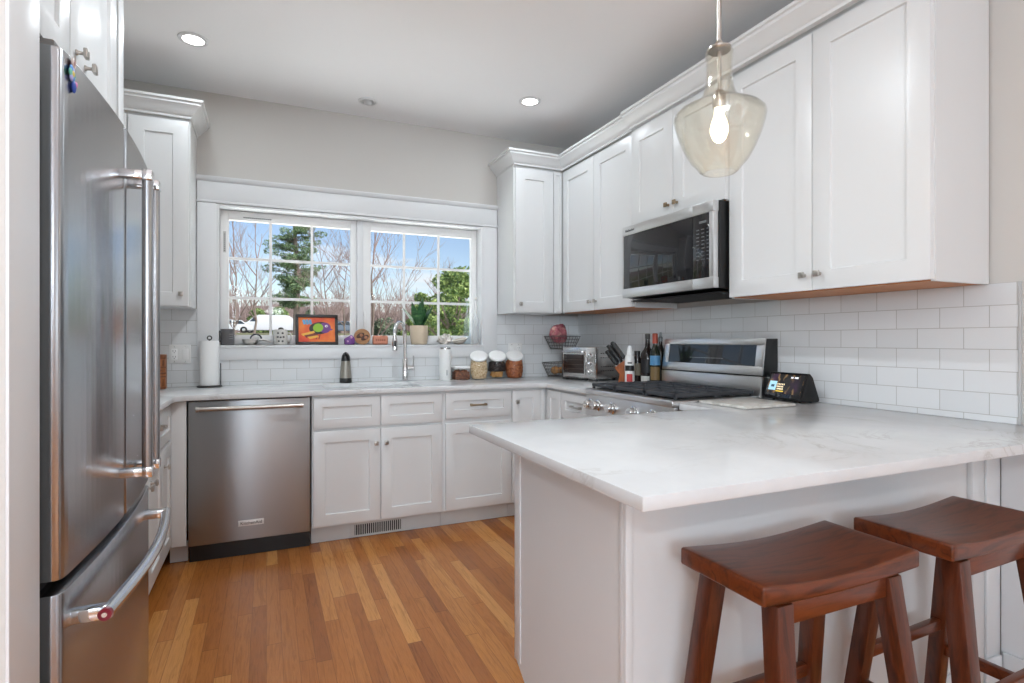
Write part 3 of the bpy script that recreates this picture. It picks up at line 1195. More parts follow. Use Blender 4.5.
b.box(-0.90, -0.40, FY0 + 0.02, FY1 - 0.02, 0.001, 0.08, 0.003)
b.build('base_grille', M_BLACK, t)
b = MB()
b.box(-0.425, -0.40, FY0 + 0.012, FY1 - 0.012, 0.7225, 0.7475)
b.build('gasket', M_DARK, t)
for y in (FY0 + 0.04, FY1 - 0.04):
    b = MB()
    b.box(-0.52, -0.372, y - 0.03, y + 0.03, 1.7705, 1.786, 0.004)
    b.build('hinge_cover', M_DGREY, t)
# magnets on the near door
MG = 'fridge magnets'
for nm, lab, y, z, r, c in (('magnet', 'small brownish round magnet, topmost on the fridge door', 1.366, 1.757, 0.010, rgb(150, 110, 110)),
                            ('magnet', 'blue and green flower magnet below the brownish one on fridge door', 1.362, 1.736, 0.016, rgb(110, 190, 170)),
                            ('magnet', 'dark blue drop-shaped magnet, lowest on the fridge door', 1.370, 1.713, 0.011, rgb(50, 80, 170))):
    b = MB()
    x = fx(y)
    if r > 0.015:
        for k in range(6):
            a = 2 * pi * k / 6
            b.sphere((x + 0.003, y + 0.010 * cos(a), z + 0.010 * sin(a)), 0.0075, 0.4, 1, 1, 10, mi=k % 3)
        b.sphere((x + 0.004, y, z), 0.007, 0.5, 1, 1, 10, mi=3)
        tag(b.build(nm, [mat('magnet_mint', c, 0.4), mat('magnet_lilac', rgb(170, 170, 225), 0.4), mat('magnet_sky', rgb(90, 150, 220), 0.4), mat('magnet_yellow', rgb(215, 190, 90), 0.4)], origin=(x, y, z)), lab, 'magnet', MG)
    elif z > 1.73:
        b.sphere((x + 0.003, y, z), r, 0.35, 1, 1, 12)
        b.tube(arc((x + 0.004, y, z + 0.002), r * 0.8, 0, 2 * pi, 14, 'YZ')[:-1], 0.0025, 6, True, mi=1)
        tag(b.build(nm, [mat('magnet_brown', c, 0.4), mat('magnet_pale', rgb(205, 190, 185), 0.4)], origin=(x, y, z)), lab, 'magnet', MG)
    else:
        b.sphere((x + 0.003, y, z), r, 0.35, 0.8, 1.15, 12)
        b.sphere((x + 0.0045, y + 0.008, z + 0.008), 0.006, 0.5, 1, 1, 10, mi=1)
        tag(b.build(nm, [mat('magnet_blue', c, 0.4), mat('magnet_pink', rgb(220, 130, 170), 0.4)], origin=(x, y, z)), lab, 'magnet', MG)

# ------------------------------------------------------------------ microwave
MY0, MY1, MX = 2.058, 2.812, 1.968
t = thing('microwave', 'stainless steel over-the-range microwave with black glass door', 'microwave', (2.18, 2.435, 1.46))
b = MB()
b.prism([(MX + 0.035, 1.462), (2.387, 1.440), (2.387, 1.886), (MX + 0.035, 1.886)], MY0 + 0.004, MY1 - 0.004, 'Y')
b.build('housing', M_BLACK, t)
b = MB()
b.box(MX + 0.05, 2.36, MY0 + 0.02, MY1 - 0.02, 1.4415, 1.446)
b.build('underside_filter', M_DARK, t)
MZ0, MZ1 = 1.462, 1.885
GZ0, GZ1 = 1.515, 1.832
MD = 2.205     # door / control panel split


def mwface(b, ya, yb, a0, a1):
    b.box(MX, MX + 0.0345, ya, yb, a0, a1, 0.002)


b = MB()
mwface(b, MD + 0.001, MY1, GZ1, MZ1)
mwface(b, MD + 0.001, MY1, MZ0, GZ0)
b.box(MX, MX + 0.0345, MY1 - 0.012, MY1, GZ0 - 0.002, GZ1 + 0.002, 0.002)
d = b.build('door', M_STEELR, t)
b = MB()
b.box(MX + 0.0015, MX + 0.03, MD + 0.0015, MY1 - 0.0125, GZ0 + 0.0005, GZ1 - 0.0005, 0.001)
b.build('glass', M_BLKGLOSS, d)
b = MB()
mwface(b, MY0 + 0.004, MD - 0.001, GZ1, MZ1)
mwface(b, MY0 + 0.004, MD - 0.001, MZ0, GZ0)
b.box(MX, MX + 0.0345, MY0 + 0.004, MY0 + 0.035, GZ0 - 0.002, GZ1 + 0.002, 0.006)
d2 = b.build('control_panel', M_STEELR, t)
b = MB()
b.box(MX + 0.0015, MX + 0.03, MY0 + 0.0355, MD - 0.0015, GZ0 + 0.0005, GZ1 - 0.0005, 0.001)
b.build('touch_glass', M_BLKGLOSS, d2)
b = MB()
for r in range(9):
    for c in range(3):
        yy = MD - 0.035 - c * 0.036
        zz = 1.755 - r * 0.0185
        b.box(MX + 0.0009, MX + 0.0014, yy - 0.010, yy + 0.010, zz - 0.0025, zz + 0.0025)
b.build('button_print', mat('keypad_print', rgb(92, 94, 97), 0.5), d2)
b = MB()
b.box(MX + 0.0009, MX + 0.0014, MD - 0.095, MD - 0.045, 1.785, 1.797)
b.build('clock_window', mat('keypad_print', rgb(92, 94, 97), 0.5), d2)
text_mesh('KitchenAid', 0.019, mat('badge_ink', rgb(40, 38, 38), 0.4), d,
          Matrix.Translation((MX - 0.0004, MY1 - 0.075, 1.858)) @ Matrix.Rotation(-R90, 4, 'Z') @ Matrix.Rotation(pi / 2, 4, 'X'))

# ------------------------------------------------------------------ range
RY0, RY1, RX = 2.052, 2.823, 1.712
t = thing('range', 'stainless steel gas range with black grates and a raised back panel', 'stove', (2.05, 2.44, 0))
b = MB()
b.box(RX + 0.045, 2.385, RY0, RY1, 0.02, 0.895, 0.002)
b.build('body', M_DGREY, t)
b = MB()
b.box(RX, 2.27, RY0, RY1, 0.8955, 0.926, 0.006, 3)
b.build('cooktop', M_STEELR, t)
b = MB()
b.box(RX + 0.06, 2.255, RY0 + 0.035, RY1 - 0.035, 0.9265, 0.930, 0.001)
b.build('burner_well', M_ENAMEL, t)
b = MB()
b.prism([(RX + 0.010, 0.895), (RX + 0.044, 0.895), (RX + 0.044, 0.772), (RX + 0.002, 0.772)], RY0 + 0.001, RY1 - 0.001, 'Y', 0.002)
d = b.build('control_panel', M_STEELR, t)
for k, y in enumerate((2.765, 2.69, 2.545, 2.35, 2.20, 2.11)):
    b = MB()
    Mk = Matrix.Translation((RX + 0.0055, y, 0.838)) @ Matrix.Rotation(-pi / 2 + 0.06, 4, 'Y')
    b.lathe([(0, 0), (0.033, 0), (0.033, 0.006), (0.025, 0.010), (0.024, 0.034), (0.021, 0.038), (0, 0.038)], seg=24, M=Mk)
    b.box(-0.004, 0.004, -0.020, 0.020, 0.036, 0.045, 0.002, M=Mk)
    b.build('knob', M_CHROME, d)
b = MB()
b.box(RX + 0.008, RX + 0.044, RY0 + 0.004, RY1 - 0.004, 0.20, 0.768, 0.004)
d = b.build('oven_door', M_STEELR, t)
b = MB()
b.box(RX + 0.004, RX + 0.0079, RY0 + 0.12, RY1 - 0.12, 0.34, 0.62, 0.001)
b.build('window', M_BLKGLOSS, d)
b = MB()
b.cyl((RX - 0.04, RY0 + 0.05, 0.725), (RX - 0.04, RY1 - 0.05, 0.725), 0.012, 16)
for y in (RY0 + 0.08, RY1 - 0.08):
    b.cyl((RX - 0.04, y, 0.725), (RX + 0.0078, y, 0.725), 0.009, 12)
b.build('handle', M_NICKEL, d)
b = MB()
b.box(RX + 0.008, RX + 0.044, RY0 + 0.004, RY1 - 0.004, 0.06, 0.195, 0.004)
b.build('storage_drawer', M_STEELR, t)
b = MB()
b.box(RX + 0.07, 2.36, RY0 + 0.01, RY1 - 0.01, 0.0005, 0.0195)
b.build('feet', M_BLACK, t)
# burners and grates
for bx, by in ((1.87, 2.21), (1.87, 2.66), (2.13, 2.21), (2.13, 2.66), (2.0, 2.44)):
    b = MB()
    b.lathe([(0, 0.0), (0.045, 0.0), (0.045, 0.010), (0.034, 0.012), (0.034, 0.018), (0.03, 0.021), (0, 0.021)], (bx, by, 0.9302), 20)
    b.build('burner', M_IRON, t)
for y0_, y1_ in ((RY0 + 0.022, 2.303), (2.309, 2.567), (2.573, RY1 - 0.022)):
    b = MB()
    gx0, gx1 = RX + 0.035, 2.245
    zt = 0.9565
    for x in (gx0, gx1 - 0.018):
        b.box(x, x + 0.018, y0_, y1_, zt - 0.018, zt, 0.004)
    for y in (y0_, y1_ - 0.016):
        b.box(gx0, gx1, y, y + 0.016, zt - 0.018, zt, 0.004)
    n = 5
    for k in range(1, n):
        x = gx0 + (gx1 - gx0) * k / n
        b.box(x - 0.0065, x + 0.0065, y0_ + 0.004, y1_ - 0.004, zt - 0.014, zt + 0.004, 0.004)
    ym = (y0_ + y1_) / 2
    b.box(gx0 + 0.005, gx1 - 0.005, ym - 0.006, ym + 0.006, zt - 0.015, zt + 0.002, 0.004)
    for x in (gx0 + 0.009, gx1 - 0.009, (gx0 + gx1) / 2):
        for y in (y0_ + 0.008, y1_ - 0.008):
            b.box(x - 0.007, x + 0.007, y - 0.007, y + 0.007, 0.9267, zt - 0.01, 0.002)
    b.build('grate', M_IRON, t)
# back panel
b = MB()
b.box(2.271, 2.384, RY0, RY1, 0.8955, 1.022, 0.003)
b.build('backguard_riser', M_STEELR, t)
b = MB()
b.prism([(2.285, 1.023), (2.386, 1.023), (2.386, 1.216), (2.310, 1.216)], RY0, RY1, 'Y', 0.002)
bg_ = b.build('backguard', M_BLACK, t)
lean = math.atan2(0.025, 0.193)
Mb = Matrix.Translation((2.2845, 0, 1.028)) @ Matrix.Rotation(lean, 4, 'Y')
b = MB()
H = 0.190
for y0_, y1_, z0_, z1_ in ((RY0 + 0.001, RY1 - 0.001, 0, 0.046), (RY0 + 0.001, RY1 - 0.001, H - 0.034, H), (RY0 + 0.001, RY0 + 0.05, 0.0465, H - 0.0345), (RY1 - 0.05, RY1 - 0.001, 0.0465, H - 0.0345)):
    b.box(-0.010, -0.0005, y0_, y1_, z0_, z1_, 0.001, M=Mb)
b.build('trim_frame', M_STEELR, bg_)
b = MB()
b.box(-0.007, -0.0006, RY0 + 0.0505, RY1 - 0.0505, 0.047, H - 0.035, M=Mb)
b.build('display_glass', M_BLKGLOSS, bg_)
b = MB()
for k in range(14):
    y = 2.58 - k * 0.019
    b.box(-0.0075, -0.0071, y - 0.005, y + 0.005, 0.078, 0.0815, M=Mb)
b.build('touch_marks', mat('panel_print', rgb(150, 152, 155), 0.5), bg_)

# ------------------------------------------------------------------ stools


def stool(label, cx, cy, rz):
    t = thing('bar_stool', label, 'stool', (cx, cy, 0), rz, 'saddle-seat bar stools')
    L, W, H = 0.486, 0.238, 0.730
    # saddle seat: dips in the middle along its length
    b = MB()
    tb = bmesh.new()
    n, m = 24, 6
    top, bot = [], []
    for i in range(n + 1):
        x = -L / 2 + L * i / n
        u = 2 * i / n - 1
        dip = 0.0145 * (1 - u * u) ** 1.3
        rt, rb = [], []
        for j in range(m + 1):
            y = -W / 2 + W * j / m
            rt.append(tb.verts.new((x, y, H - dip)))
            rb.append(tb.verts.new((x, y, H - 0.040 - dip * 0.55)))
        top.append(rt)
        bot.append(rb)
    for i in range(n):
        for j in range(m):
            tb.faces.new((top[i][j], top[i + 1][j], top[i + 1][j + 1], top[i][j + 1]))
            tb.faces.new((bot[i][j + 1], bot[i + 1][j + 1], bot[i + 1][j], bot[i][j]))
        for j, fl in ((0, 0), (m, 1)):
            q = (top[i][j], bot[i][j], bot[i + 1][j], top[i + 1][j])
            tb.faces.new(q if not fl else q[::-1])
    for j in range(m):
        for i, fl in ((0, 1), (n, 0)):
            q = (top[i][j], bot[i][j], bot[i][j + 1], top[i][j + 1])
            tb.faces.new(q if not fl else q[::-1])
    bmesh.ops.recalc_face_normals(tb, faces=tb.faces[:])
    es = [e for e in tb.edges if e.calc_face_angle(0) > 1.0]
    bmesh.ops.bevel(tb, geom=es, offset=0.006, segments=3, profile=0.5, affect='EDGES')
    q = MB()
    q.bm.free()
    q.bm = tb
    b.merge(q)
    b.build('seat', M_STOOL, t)
    # legs splay outwards along x and y
    def at(sx, sy, z):
        k = (H - z) / H
        return (sx * (0.168 + 0.052 * k), sy * (0.082 + 0.085 * k))
    for sx in (-1, 1):
        for sy in (-1, 1):
            (x1, y1), (x0, y0) = at(sx, sy, 0.690), at(sx, sy, 0.0)
            tb = bmesh.new()
            h1, h0 = (0.022, 0.022), (0.0205, 0.0205)
            vs = []
            for (x, y, z, (a, c)) in ((x0, y0, 0.0008, h0), (x1, y1, 0.678, h1)):
                vs.append([tb.verts.new((x + p * a, y + r * c, z)) for p, r in ((-1, -1), (1, -1), (1, 1), (-1, 1))])
            tb.faces.new(vs[0][::-1])
            tb.faces.new(vs[1])
            for k in range(4):
                tb.faces.new((vs[0][k], vs[0][(k + 1) % 4], vs[1][(k + 1) % 4], vs[1][k]))
            bmesh.ops.bevel(tb, geom=tb.edges[:], offset=0.003, segments=2, profile=0.5, affect='EDGES')
            q = MB()
            q.bm.free()
            q.bm = tb
            b = MB()
            b.merge(q)
            b.build('leg', M_STOOLV, t)
    for sy in (-1, 1):
        x, y = at(1, sy, 0.655)
        b = MB()
        b.box(-x + 0.021, x - 0.021, y * sy * sy - 0.010, y * sy * sy + 0.010, 0.632, 0.6785, 0.002)
        b.build('apron', M_STOOL, t)
    for z, kind in ((0.345, 'x'), (0.265, 'y')):
        for s in (-1, 1):
            x, y = at(1, 1, z)
            b = MB()
            if kind == 'y':
                b.box(s * x - 0.011, s * x + 0.011, -y + 0.019, y - 0.019, z - 0.016, z + 0.016, 0.003)
            else:
                b.box(-x + 0.019, x - 0.019, s * y - 0.011, s * y + 0.011, z - 0.016, z + 0.016, 0.003)
            b.build('stretcher', M_STOOL, t)
    return t


stool('dark mahogany saddle-seat bar stool with its whole seat in view', 1.120, 0.905, 0.0)
stool('dark mahogany saddle-seat bar stool behind the other, nearest to the wall', 1.700, 0.898, radians(2))

# ------------------------------------------------------------------ pendant lamp
PXc, PYc = 1.227, 1.262
t = thing('pendant_lamp', 'seeded amber glass pendant lamp hanging above the bar', 'lamp', (PXc, PYc, 1.703))
zb = 1.703
outer = [(0.050, 0.000), (0.058, 0.006), (0.066, 0.018), (0.085, 0.040), (0.104, 0.075), (0.120, 0.115), (0.132, 0.155), (0.136, 0.178), (0.134, 0.190), (0.122, 0.203),
         (0.095, 0.218), (0.068, 0.233), (0.052, 0.250), (0.043, 0.275), (0.039, 0.310), (0.038, 0.350), (0.041, 0.380), (0.042, 0.392), (0.036, 0.398)]
outer = [(r * 0.955, z * 0.91) for r, z in outer]
inner = [(r - 0.0035, z) for r, z in outer][::-1]
b = MB()
b.lathe(outer + inner + [outer[0]], (PXc, PYc, zb), 56)
b.build('glass_shade', M_AMBER, t, ang=60)
b = MB()
b.lathe([(0, 0.0), (0.030, 0.0), (0.034, 0.004), (0.034, 0.010), (0.02, 0.014), (0.009, 0.03), (0.0, 0.03)], (PXc, PYc, zb + 0.359), 28)
b.lathe([(0, 0), (0.006, 0), (0.006, 0.12), (0, 0.12)], (PXc, PYc, zb + 0.240), 12)
b.build('shade_cap', M_NICKEL, t)
b = MB()
b.lathe([(0, 0), (0.017, 0.0), (0.019, 0.004), (0.019, 0.040), (0.011, 0.052), (0, 0.052)], (PXc, PYc, zb + 0.192), 24)
b.build('socket', M_NICKEL, t)
b = MB()
b.lathe([(0, 0.0), (0.009, 0.002), (0.018, 0.010), (0.0245, 0.026), (0.0265, 0.042), (0.022, 0.062), (0.015, 0.080), (0.0135, 0.104), (0, 0.104)], (PXc, PYc, zb + 0.090), 24)
mb = mat('bulb_glow', (1, 0.85, 0.6, 1), 0.3)
bsdf(mb).inputs['Emission Color'].default_value = (1.0, 0.80, 0.50, 1)
bsdf(mb).inputs['Emission Strength'].default_value = 7
bulb_glass = mat('glowing_bulb', (1, 0.95, 0.85, 1), 0.3)
bsdf(bulb_glass).inputs['Emission Color'].default_value = (1.0, 0.86, 0.62, 1)
bsdf(bulb_glass).inputs['Emission Strength'].default_value = 2.2
bu = b.build('bulb', bulb_glass, t)
b = MB()
pts = []
for k in range(33):
    a = 2 * pi * k / 32 * 4
    pts.append((PXc + 0.010 * cos(2 * pi * k / 32) , PYc + 0.010 * sin(2 * pi * k / 32), zb + 0.132 + 0.026 * (1 if k % 8 in (3, 4, 5) else -1 if k % 8 in (7, 0, 1) else 0)))
b.tube(pts, 0.0022, 6)
b.build('filament', mb, bu)
b = MB()
b.cyl((PXc, PYc, zb + 0.388), (PXc, PYc, 2.776), 0.0065, 14)
b.build('rod', M_NICKEL, t)
b = MB()
b.lathe([(0, 0), (0.055, 0.0), (0.062, 0.008), (0.062, 0.0235), (0, 0.0235)], (PXc, PYc, 2.776), 32)
b.build('canopy', M_NICKEL, t)
light('pendant_bulb_light', 'POINT', (PXc, PYc, zb + 0.060), 2, (1.0, 0.82, 0.6), shadow_soft_size=0.02)

# ------------------------------------------------------------------ ceiling lights
me_ = mat('downlight_lens', (1, 1, 1, 1), 0.4)
bsdf(me_).inputs['Emission Color'].default_value = (1, 0.97, 0.92, 1)
bsdf(me_).inputs['Emission Strength'].default_value = 6
DG = 'recessed ceiling lights'


def downlight(x, y, label, on=True, power=2.6):
    t = thing('recessed_light', label, 'light', (x, y, ZC - 0.008), None, DG)
    b = MB()
    if on:
        b.lathe([(0.052, 0.001), (0.058, 0.0), (0.072, 0.003), (0.074, 0.0075), (0.052, 0.0075)], (x, y, ZC - 0.008), 36)
        b.lathe([(0.052, 0.001), (0.052, 0.0075)], (x, y, ZC - 0.008), 36)
        b.build('trim_ring', M_TRIM, t)
        b = MB()
        b.lathe([(0, 0.004), (0.0515, 0.004), (0.0515, 0.0075), (0, 0.0075)], (x, y, ZC - 0.008), 36)
        b.build('lens', me_, t)
        light('downlight_lamp', 'AREA', (x, y, ZC - 0.012), power, (0.85, 0.935, 1.0), shape='DISK', size=0.10)
    else:
        b.lathe([(0.045, 0.001), (0.050, -0.002), (0.062, 0.003), (0.064, 0.0075), (0.045, 0.0075)], (x, y, ZC - 0.008), 36)
        b.build('trim_ring', M_TRIM, t)
        b = MB()
        b.sphere((x, y, ZC - 0.005), 0.036, 1, 1, 0.55, 20)
        b.build('eyeball', mat('grey_eyeball', rgb(190, 190, 190), 0.5), t)
    return t


downlight(-0.353, 3.375, 'lit recessed ceiling light near the wall cabinet left of the window')
downlight(1.606, 3.345, 'lit recessed ceiling light near the corner wall cabinet')
downlight(0.62, 3.78, 'small unlit recessed eyeball light above the window', on=False)
downlight(0.45, 2.12, 'added unseen recessed light over the aisle, brightening the lower cabinets', power=18)  # fixture added out of view as fill for the lower cabinets
downlight(0.55, 0.55, 'lit recessed ceiling light almost above the photographer', power=1.5)
downlight(-1.8, -2.4, 'lit recessed ceiling light in the room behind, left of the photographer', power=66)
downlight(0.9, -2.4, 'lit recessed ceiling light in the room behind, right of the photographer', power=3)

# ------------------------------------------------------------------ things on the countertops
CZ = CT1 + 0.0006
M_CERAM = mat('white_ceramic', rgb(238, 238, 236), 0.25)
M_PAPER = mat('paper_towel', rgb(240, 240, 239), 0.9)
M_LIDW = mat('white_lid', rgb(243, 243, 242), 0.3)


def scatter_fill(b, n, rfun, c, z0, z1, size, sq=(1, 1, 1), mats=1, seed=1, inner=0.45):
    """loose dry food, packed against the inside of a jar"""
    rnd = random.Random(seed)
    for k in range(n):
        z = z0 + (z1 - z0) * rnd.random()
        top = z > z1 - size * 1.2
        R = rfun(z) * (math.sqrt(rnd.random()) if top else (inner + (1 - inner) * rnd.random() ** 0.35))
        a = 2 * pi * rnd.random()
        M = Matrix.Translation((c[0] + R * cos(a), c[1] + R * sin(a), c[2] + z)) @ Matrix.Rotation(rnd.random() * 6, 4, Vector((rnd.random() - .5, rnd.random() - .5, rnd.random() - .5)).normalized())
        t = bmesh.new()
        bmesh.ops.create_icosphere(t, subdivisions=1, radius=size * (0.8 + 0.4 * rnd.random()), matrix=M @ Matrix.Diagonal((*sq, 1)))
        o = MB.__new__(MB)
        o.bm = t
        b.merge(o, None, rnd.randrange(mats))


# paper towel roll on its stand
px_, py_ = -0.326, 3.965
t = thing('paper_towel_holder', 'black wire paper towel stand left of the window, holding the roll', 'towel holder', (px_, py_, CZ))
b = MB()
b.lathe([(0, 0), (0.070, 0.0), (0.072, 0.003), (0.070, 0.009), (0.06, 0.011), (0, 0.011)], (px_, py_, CZ), 32)
b.build('base', M_BLACK, t)
b = MB()
b.cyl((px_, py_, CZ + 0.0112), (px_, py_, CZ + 0.300), 0.004, 10)
b.tube(arc((px_, py_, CZ + 0.3075), 0.012, -pi / 2 + 0.2, 1.5 * pi - 0.2, 14), 0.0035, 8)
b.build('rod', M_BLACK, t)
b = MB()
b.cyl((px_ + 0.0635, py_ - 0.02, CZ + 0.0112), (px_ + 0.0635, py_ - 0.02, CZ + 0.15), 0.003, 8)
b.build('side_arm', M_BLACK, t)
t2 = thing('paper_towel_roll', 'white paper towel roll standing on the black stand', 'paper towels', (px_, py_, CZ + 0.012))
b = MB()
b.lathe([(0.021, 0.0), (0.0535, 0.0), (0.0545, 0.003), (0.0545, 0.275), (0.0535, 0.278), (0.021, 0.278), (0.021, 0.0)], (px_, py_, CZ + 0.012), 40)
b.build('paper', M_PAPER, t2)
b = MB()
b.lathe([(0.018, 0.001), (0.0208, 0.001), (0.0208, 0.277), (0.018, 0.277), (0.018, 0.001)], (px_, py_, CZ + 0.012), 24)
b.build('cardboard_core', mat('cardboard', rgb(170, 135, 95), 0.8), t2)

# carved wooden block at the left end
t = thing('carved_wooden_block', 'carved brown wooden block standing left of the outlet', 'ornament', (-0.588, 3.93, CZ))
M_CARV = m_wood('carved_wood', rgb(120, 66, 28), rgb(176, 106, 50), 0.45, (20, 20, 4), 0.1)
b = MB()
x, y = -0.588, 3.93
b.box(x - 0.034, x + 0.034, y - 0.03, y + 0.03, CZ, CZ + 0.208, 0.003)
b.build('block', M_CARV, t)
b = MB()
for z0_, z1_ in ((0.004, 0.012), (0.070, 0.080), (0.090, 0.100), (0.128, 0.136), (0.180, 0.206)):
    b.box(x - 0.037, x + 0.037, y - 0.034, y - 0.0302, CZ + z0_, CZ + z1_, 0.001)
for xx in (-0.026, -0.004, 0.018):
    b.box(x + xx, x + xx + 0.010, y - 0.033, y - 0.0302, CZ + 0.018, CZ + 0.062, 0.001)
    b.box(x + xx, x + xx + 0.010, y - 0.033, y - 0.0302, CZ + 0.140, CZ + 0.174, 0.001)
b.sphere((x, y - 0.031, CZ + 0.114), 0.011, 1.6, 0.4, 0.8, 12)
b.build('carving', m_wood('carved_wood_dark', rgb(92, 48, 20), rgb(140, 80, 36), 0.45, (20, 20, 4), 0.1), t)


def wall_plate(label, x0, x1, z0, z1, kinds):
    yy = YB - 0.0085
    t = thing('outlet_plate', label, 'outlet', ((x0 + x1) / 2, yy, z0), None, 'wall outlets')
    b = MB()
    b.box(x0, x1, yy - 0.006, yy - 0.0003, z0, z1, 0.003)
    b.build('plate', mat('outlet_plate_white', rgb(226, 226, 224), 0.35), t)
    n = len(kinds)
    mo = mat('outlet_insert_white', rgb(236, 236, 235), 0.3)
    for k, kd in enumerate(kinds):
        cx = x0 + (x1 - x0) * (k + 0.5) / n
        zc = (z0 + z1) / 2
        b = MB()
        b.box(cx - 0.017, cx + 0.017, yy - 0.0085, yy - 0.0061, zc - 0.034, zc + 0.034, 0.001)
        ins = b.build('rocker_switch' if kd == 's' else 'socket', mo, t)
        if kd == 'o':
            b = MB()
            for s in (-1, 1):
                for dx in (-0.007, 0.007):
                    b.box(cx + dx - 0.0012, cx + dx + 0.0012, yy - 0.0089, yy - 0.0086, zc + s * 0.018 - 0.002, zc + s * 0.018 + 0.007)
                b.cyl((cx, yy - 0.0086, zc + s * 0.018 - 0.008), (cx, yy - 0.0089, zc + s * 0.018 - 0.008), 0.0024, 10)
            b.build('slots', M_BLACK, ins)
        b = MB()
        for s in (-1, 1):
            b.cyl((cx, yy - 0.0061, zc + s * 0.046), (cx, yy - 0.0068, zc + s * 0.046), 0.003, 10)
        b.build('screws', M_STEEL2, t)


wall_plate('white double wall plate with outlet and rocker switch, left of the window', -0.557, -0.437, 1.060, 1.180, 'os')
wall_plate('white wall plate on the tile behind the glass jars', 1.752, 1.872, 1.068, 1.186, 'so')

# soap dispenser
x, y = 0.500, 3.972
t = thing('soap_dispenser', 'tapered grey automatic soap dispenser with black top, behind the sink', 'soap dispenser', (x, y, CZ))
b = MB()
b.lathe([(0, 0), (0.039, 0.0), (0.041, 0.004), (0.040, 0.034), (0, 0.034)], (x, y, CZ), 32)
b.build('base', M_BLACK, t)
b = MB()
b.lathe([(0, 0.0345), (0.0395, 0.0345), (0.036, 0.08), (0.030, 0.150), (0, 0.150)], (x, y, CZ), 32)
b.build('body', mat('warm_grey_metal', rgb(150, 145, 135), 0.4, 0.5), t)
b = MB()
b.lathe([(0, 0.1505), (0.030, 0.1505), (0.0285, 0.170), (0.024, 0.190), (0.016, 0.204), (0.006, 0.211), (0, 0.212)], (x, y, CZ), 28)
b.tube([(x, y - 0.012, CZ + 0.196), (x + 0.012, y - 0.032, CZ + 0.186), (x + 0.018, y - 0.044, CZ + 0.172)], [0.012, 0.010, 0.007], 12)
b.build('spout', M_BLACK, t)

# faucet
x, y = 0.915, 3.988
t = thing('faucet', 'chrome gooseneck pull-down faucet with side lever behind the sink', 'faucet', (x, y, CZ))
b = MB()
b.lathe([(0, 0), (0.026, 0.0), (0.027, 0.006), (0.021, 0.010), (0.021, 0.155), (0.018, 0.160), (0, 0.160)], (x, y, CZ), 28)
b.build('base', M_CHROME, t)
dx, dy = -0.62, -0.785
rr = 0.082
pts = [(x, y, CZ + 0.155), (x, y, CZ + 0.25), (x, y, CZ + 0.338)]
for k in range(1, 13):
    a = pi - pi * k / 12
    q = rr + rr * cos(a)
    pts.append((x + dx * q, y + dy * q, CZ + 0.338 + rr * sin(a)))
ex, ey = x + dx * 2 * rr, y + dy * 2 * rr
pts.append((ex, ey, CZ + 0.31))
b = MB()
b.tube(pts, 0.0125, 16)
b.build('spout', M_CHROME, t)
b = MB()
b.lathe([(0, 0), (0.015, 0.0), (0.018, 0.004), (0.0175, 0.075), (0.014, 0.092), (0, 0.092)], (ex, ey, CZ + 0.220), 24)
hd = b.build('spray_head', M_CHROME, t)
b = MB()
b.box(ex - 0.006, ex + 0.006, ey - 0.0205, ey - 0.0165, CZ + 0.250, CZ + 0.290, 0.002)
b.build('spray_button', M_BLACK, hd)
b = MB()
b.cyl((x + 0.018, y - 0.004, CZ + 0.095), (x + 0.062, y - 0.012, CZ + 0.095), 0.0165, 18)
b.tube([(x + 0.055, y - 0.012, CZ + 0.100), (x + 0.058, y - 0.014, CZ + 0.135), (x + 0.058, y - 0.016, CZ + 0.182)], [0.006, 0.005, 0.0045], 10)
b.build('lever', M_CHROME, t)

# tall white canister
x, y = 1.212, 3.975
t = thing('tall_canister', 'tall white cylindrical canister right of the faucet', 'canister', (x, y, CZ))
b = MB()
b.lathe([(0, 0), (0.042, 0.0), (0.044, 0.003), (0.044, 0.222), (0.042, 0.226), (0, 0.226)], (x, y, CZ), 36)
b.build('body', mat('matte_white_enamel', rgb(232, 232, 230), 0.45), t)
b = MB()
b.lathe([(0, 0.2265), (0.0415, 0.2265), (0.0415, 0.236), (0.038, 0.240), (0, 0.240)], (x, y, CZ), 36)
b.build('lid', M_STEEL2, t)
b = MB()
b.box(x - 0.0035, x + 0.0035, y - 0.0452, y - 0.0443, CZ + 0.035, CZ + 0.075, 0.0003)
b.build('mark', mat('panel_print', rgb(90, 92, 95), 0.5), t)

# small square container
x, y = 1.333, 3.975
t = thing('food_container', 'small clear square container with white lid between canister and jars', 'container', (x, y, CZ))
b = MB()
o_ = rrect(x - 0.060, x + 0.060, y - 0.05, y + 0.05, 0.014, 4)
b.prism(o_, CZ, CZ + 0.082)
b.build('glass', M_JAR, t)
b = MB()
b.prism(rrect(x - 0.056, x + 0.056, y - 0.046, y + 0.046, 0.012, 4), CZ + 0.003, CZ + 0.058)
scatter_fill(b, 130, lambda z: 0.045, (x, y, CZ), 0.045, 0.064, 0.009, (1.4, 1, 0.7), 3, 5)
rnd = random.Random(3)
for k in range(120):
    b.sphere((x - 0.050 + 0.10 * rnd.random(), y - 0.046, CZ + 0.006 + 0.05 * rnd.random()), 0.008, 1.2, 0.3, 0.8, 6, mi=rnd.randrange(3))
b.build('snack_pieces', [mat('snack_brown', rgb(112, 66, 46), 0.7), mat('snack_dark', rgb(80, 46, 34), 0.7), mat('snack_tan', rgb(150, 98, 68), 0.7)], t)
b = MB()
b.prism(rrect(x - 0.063, x + 0.063, y - 0.053, y + 0.053, 0.015, 4), CZ + 0.0825, CZ + 0.098, 'Z', 0.003)
b.build('lid', M_LIDW, t)


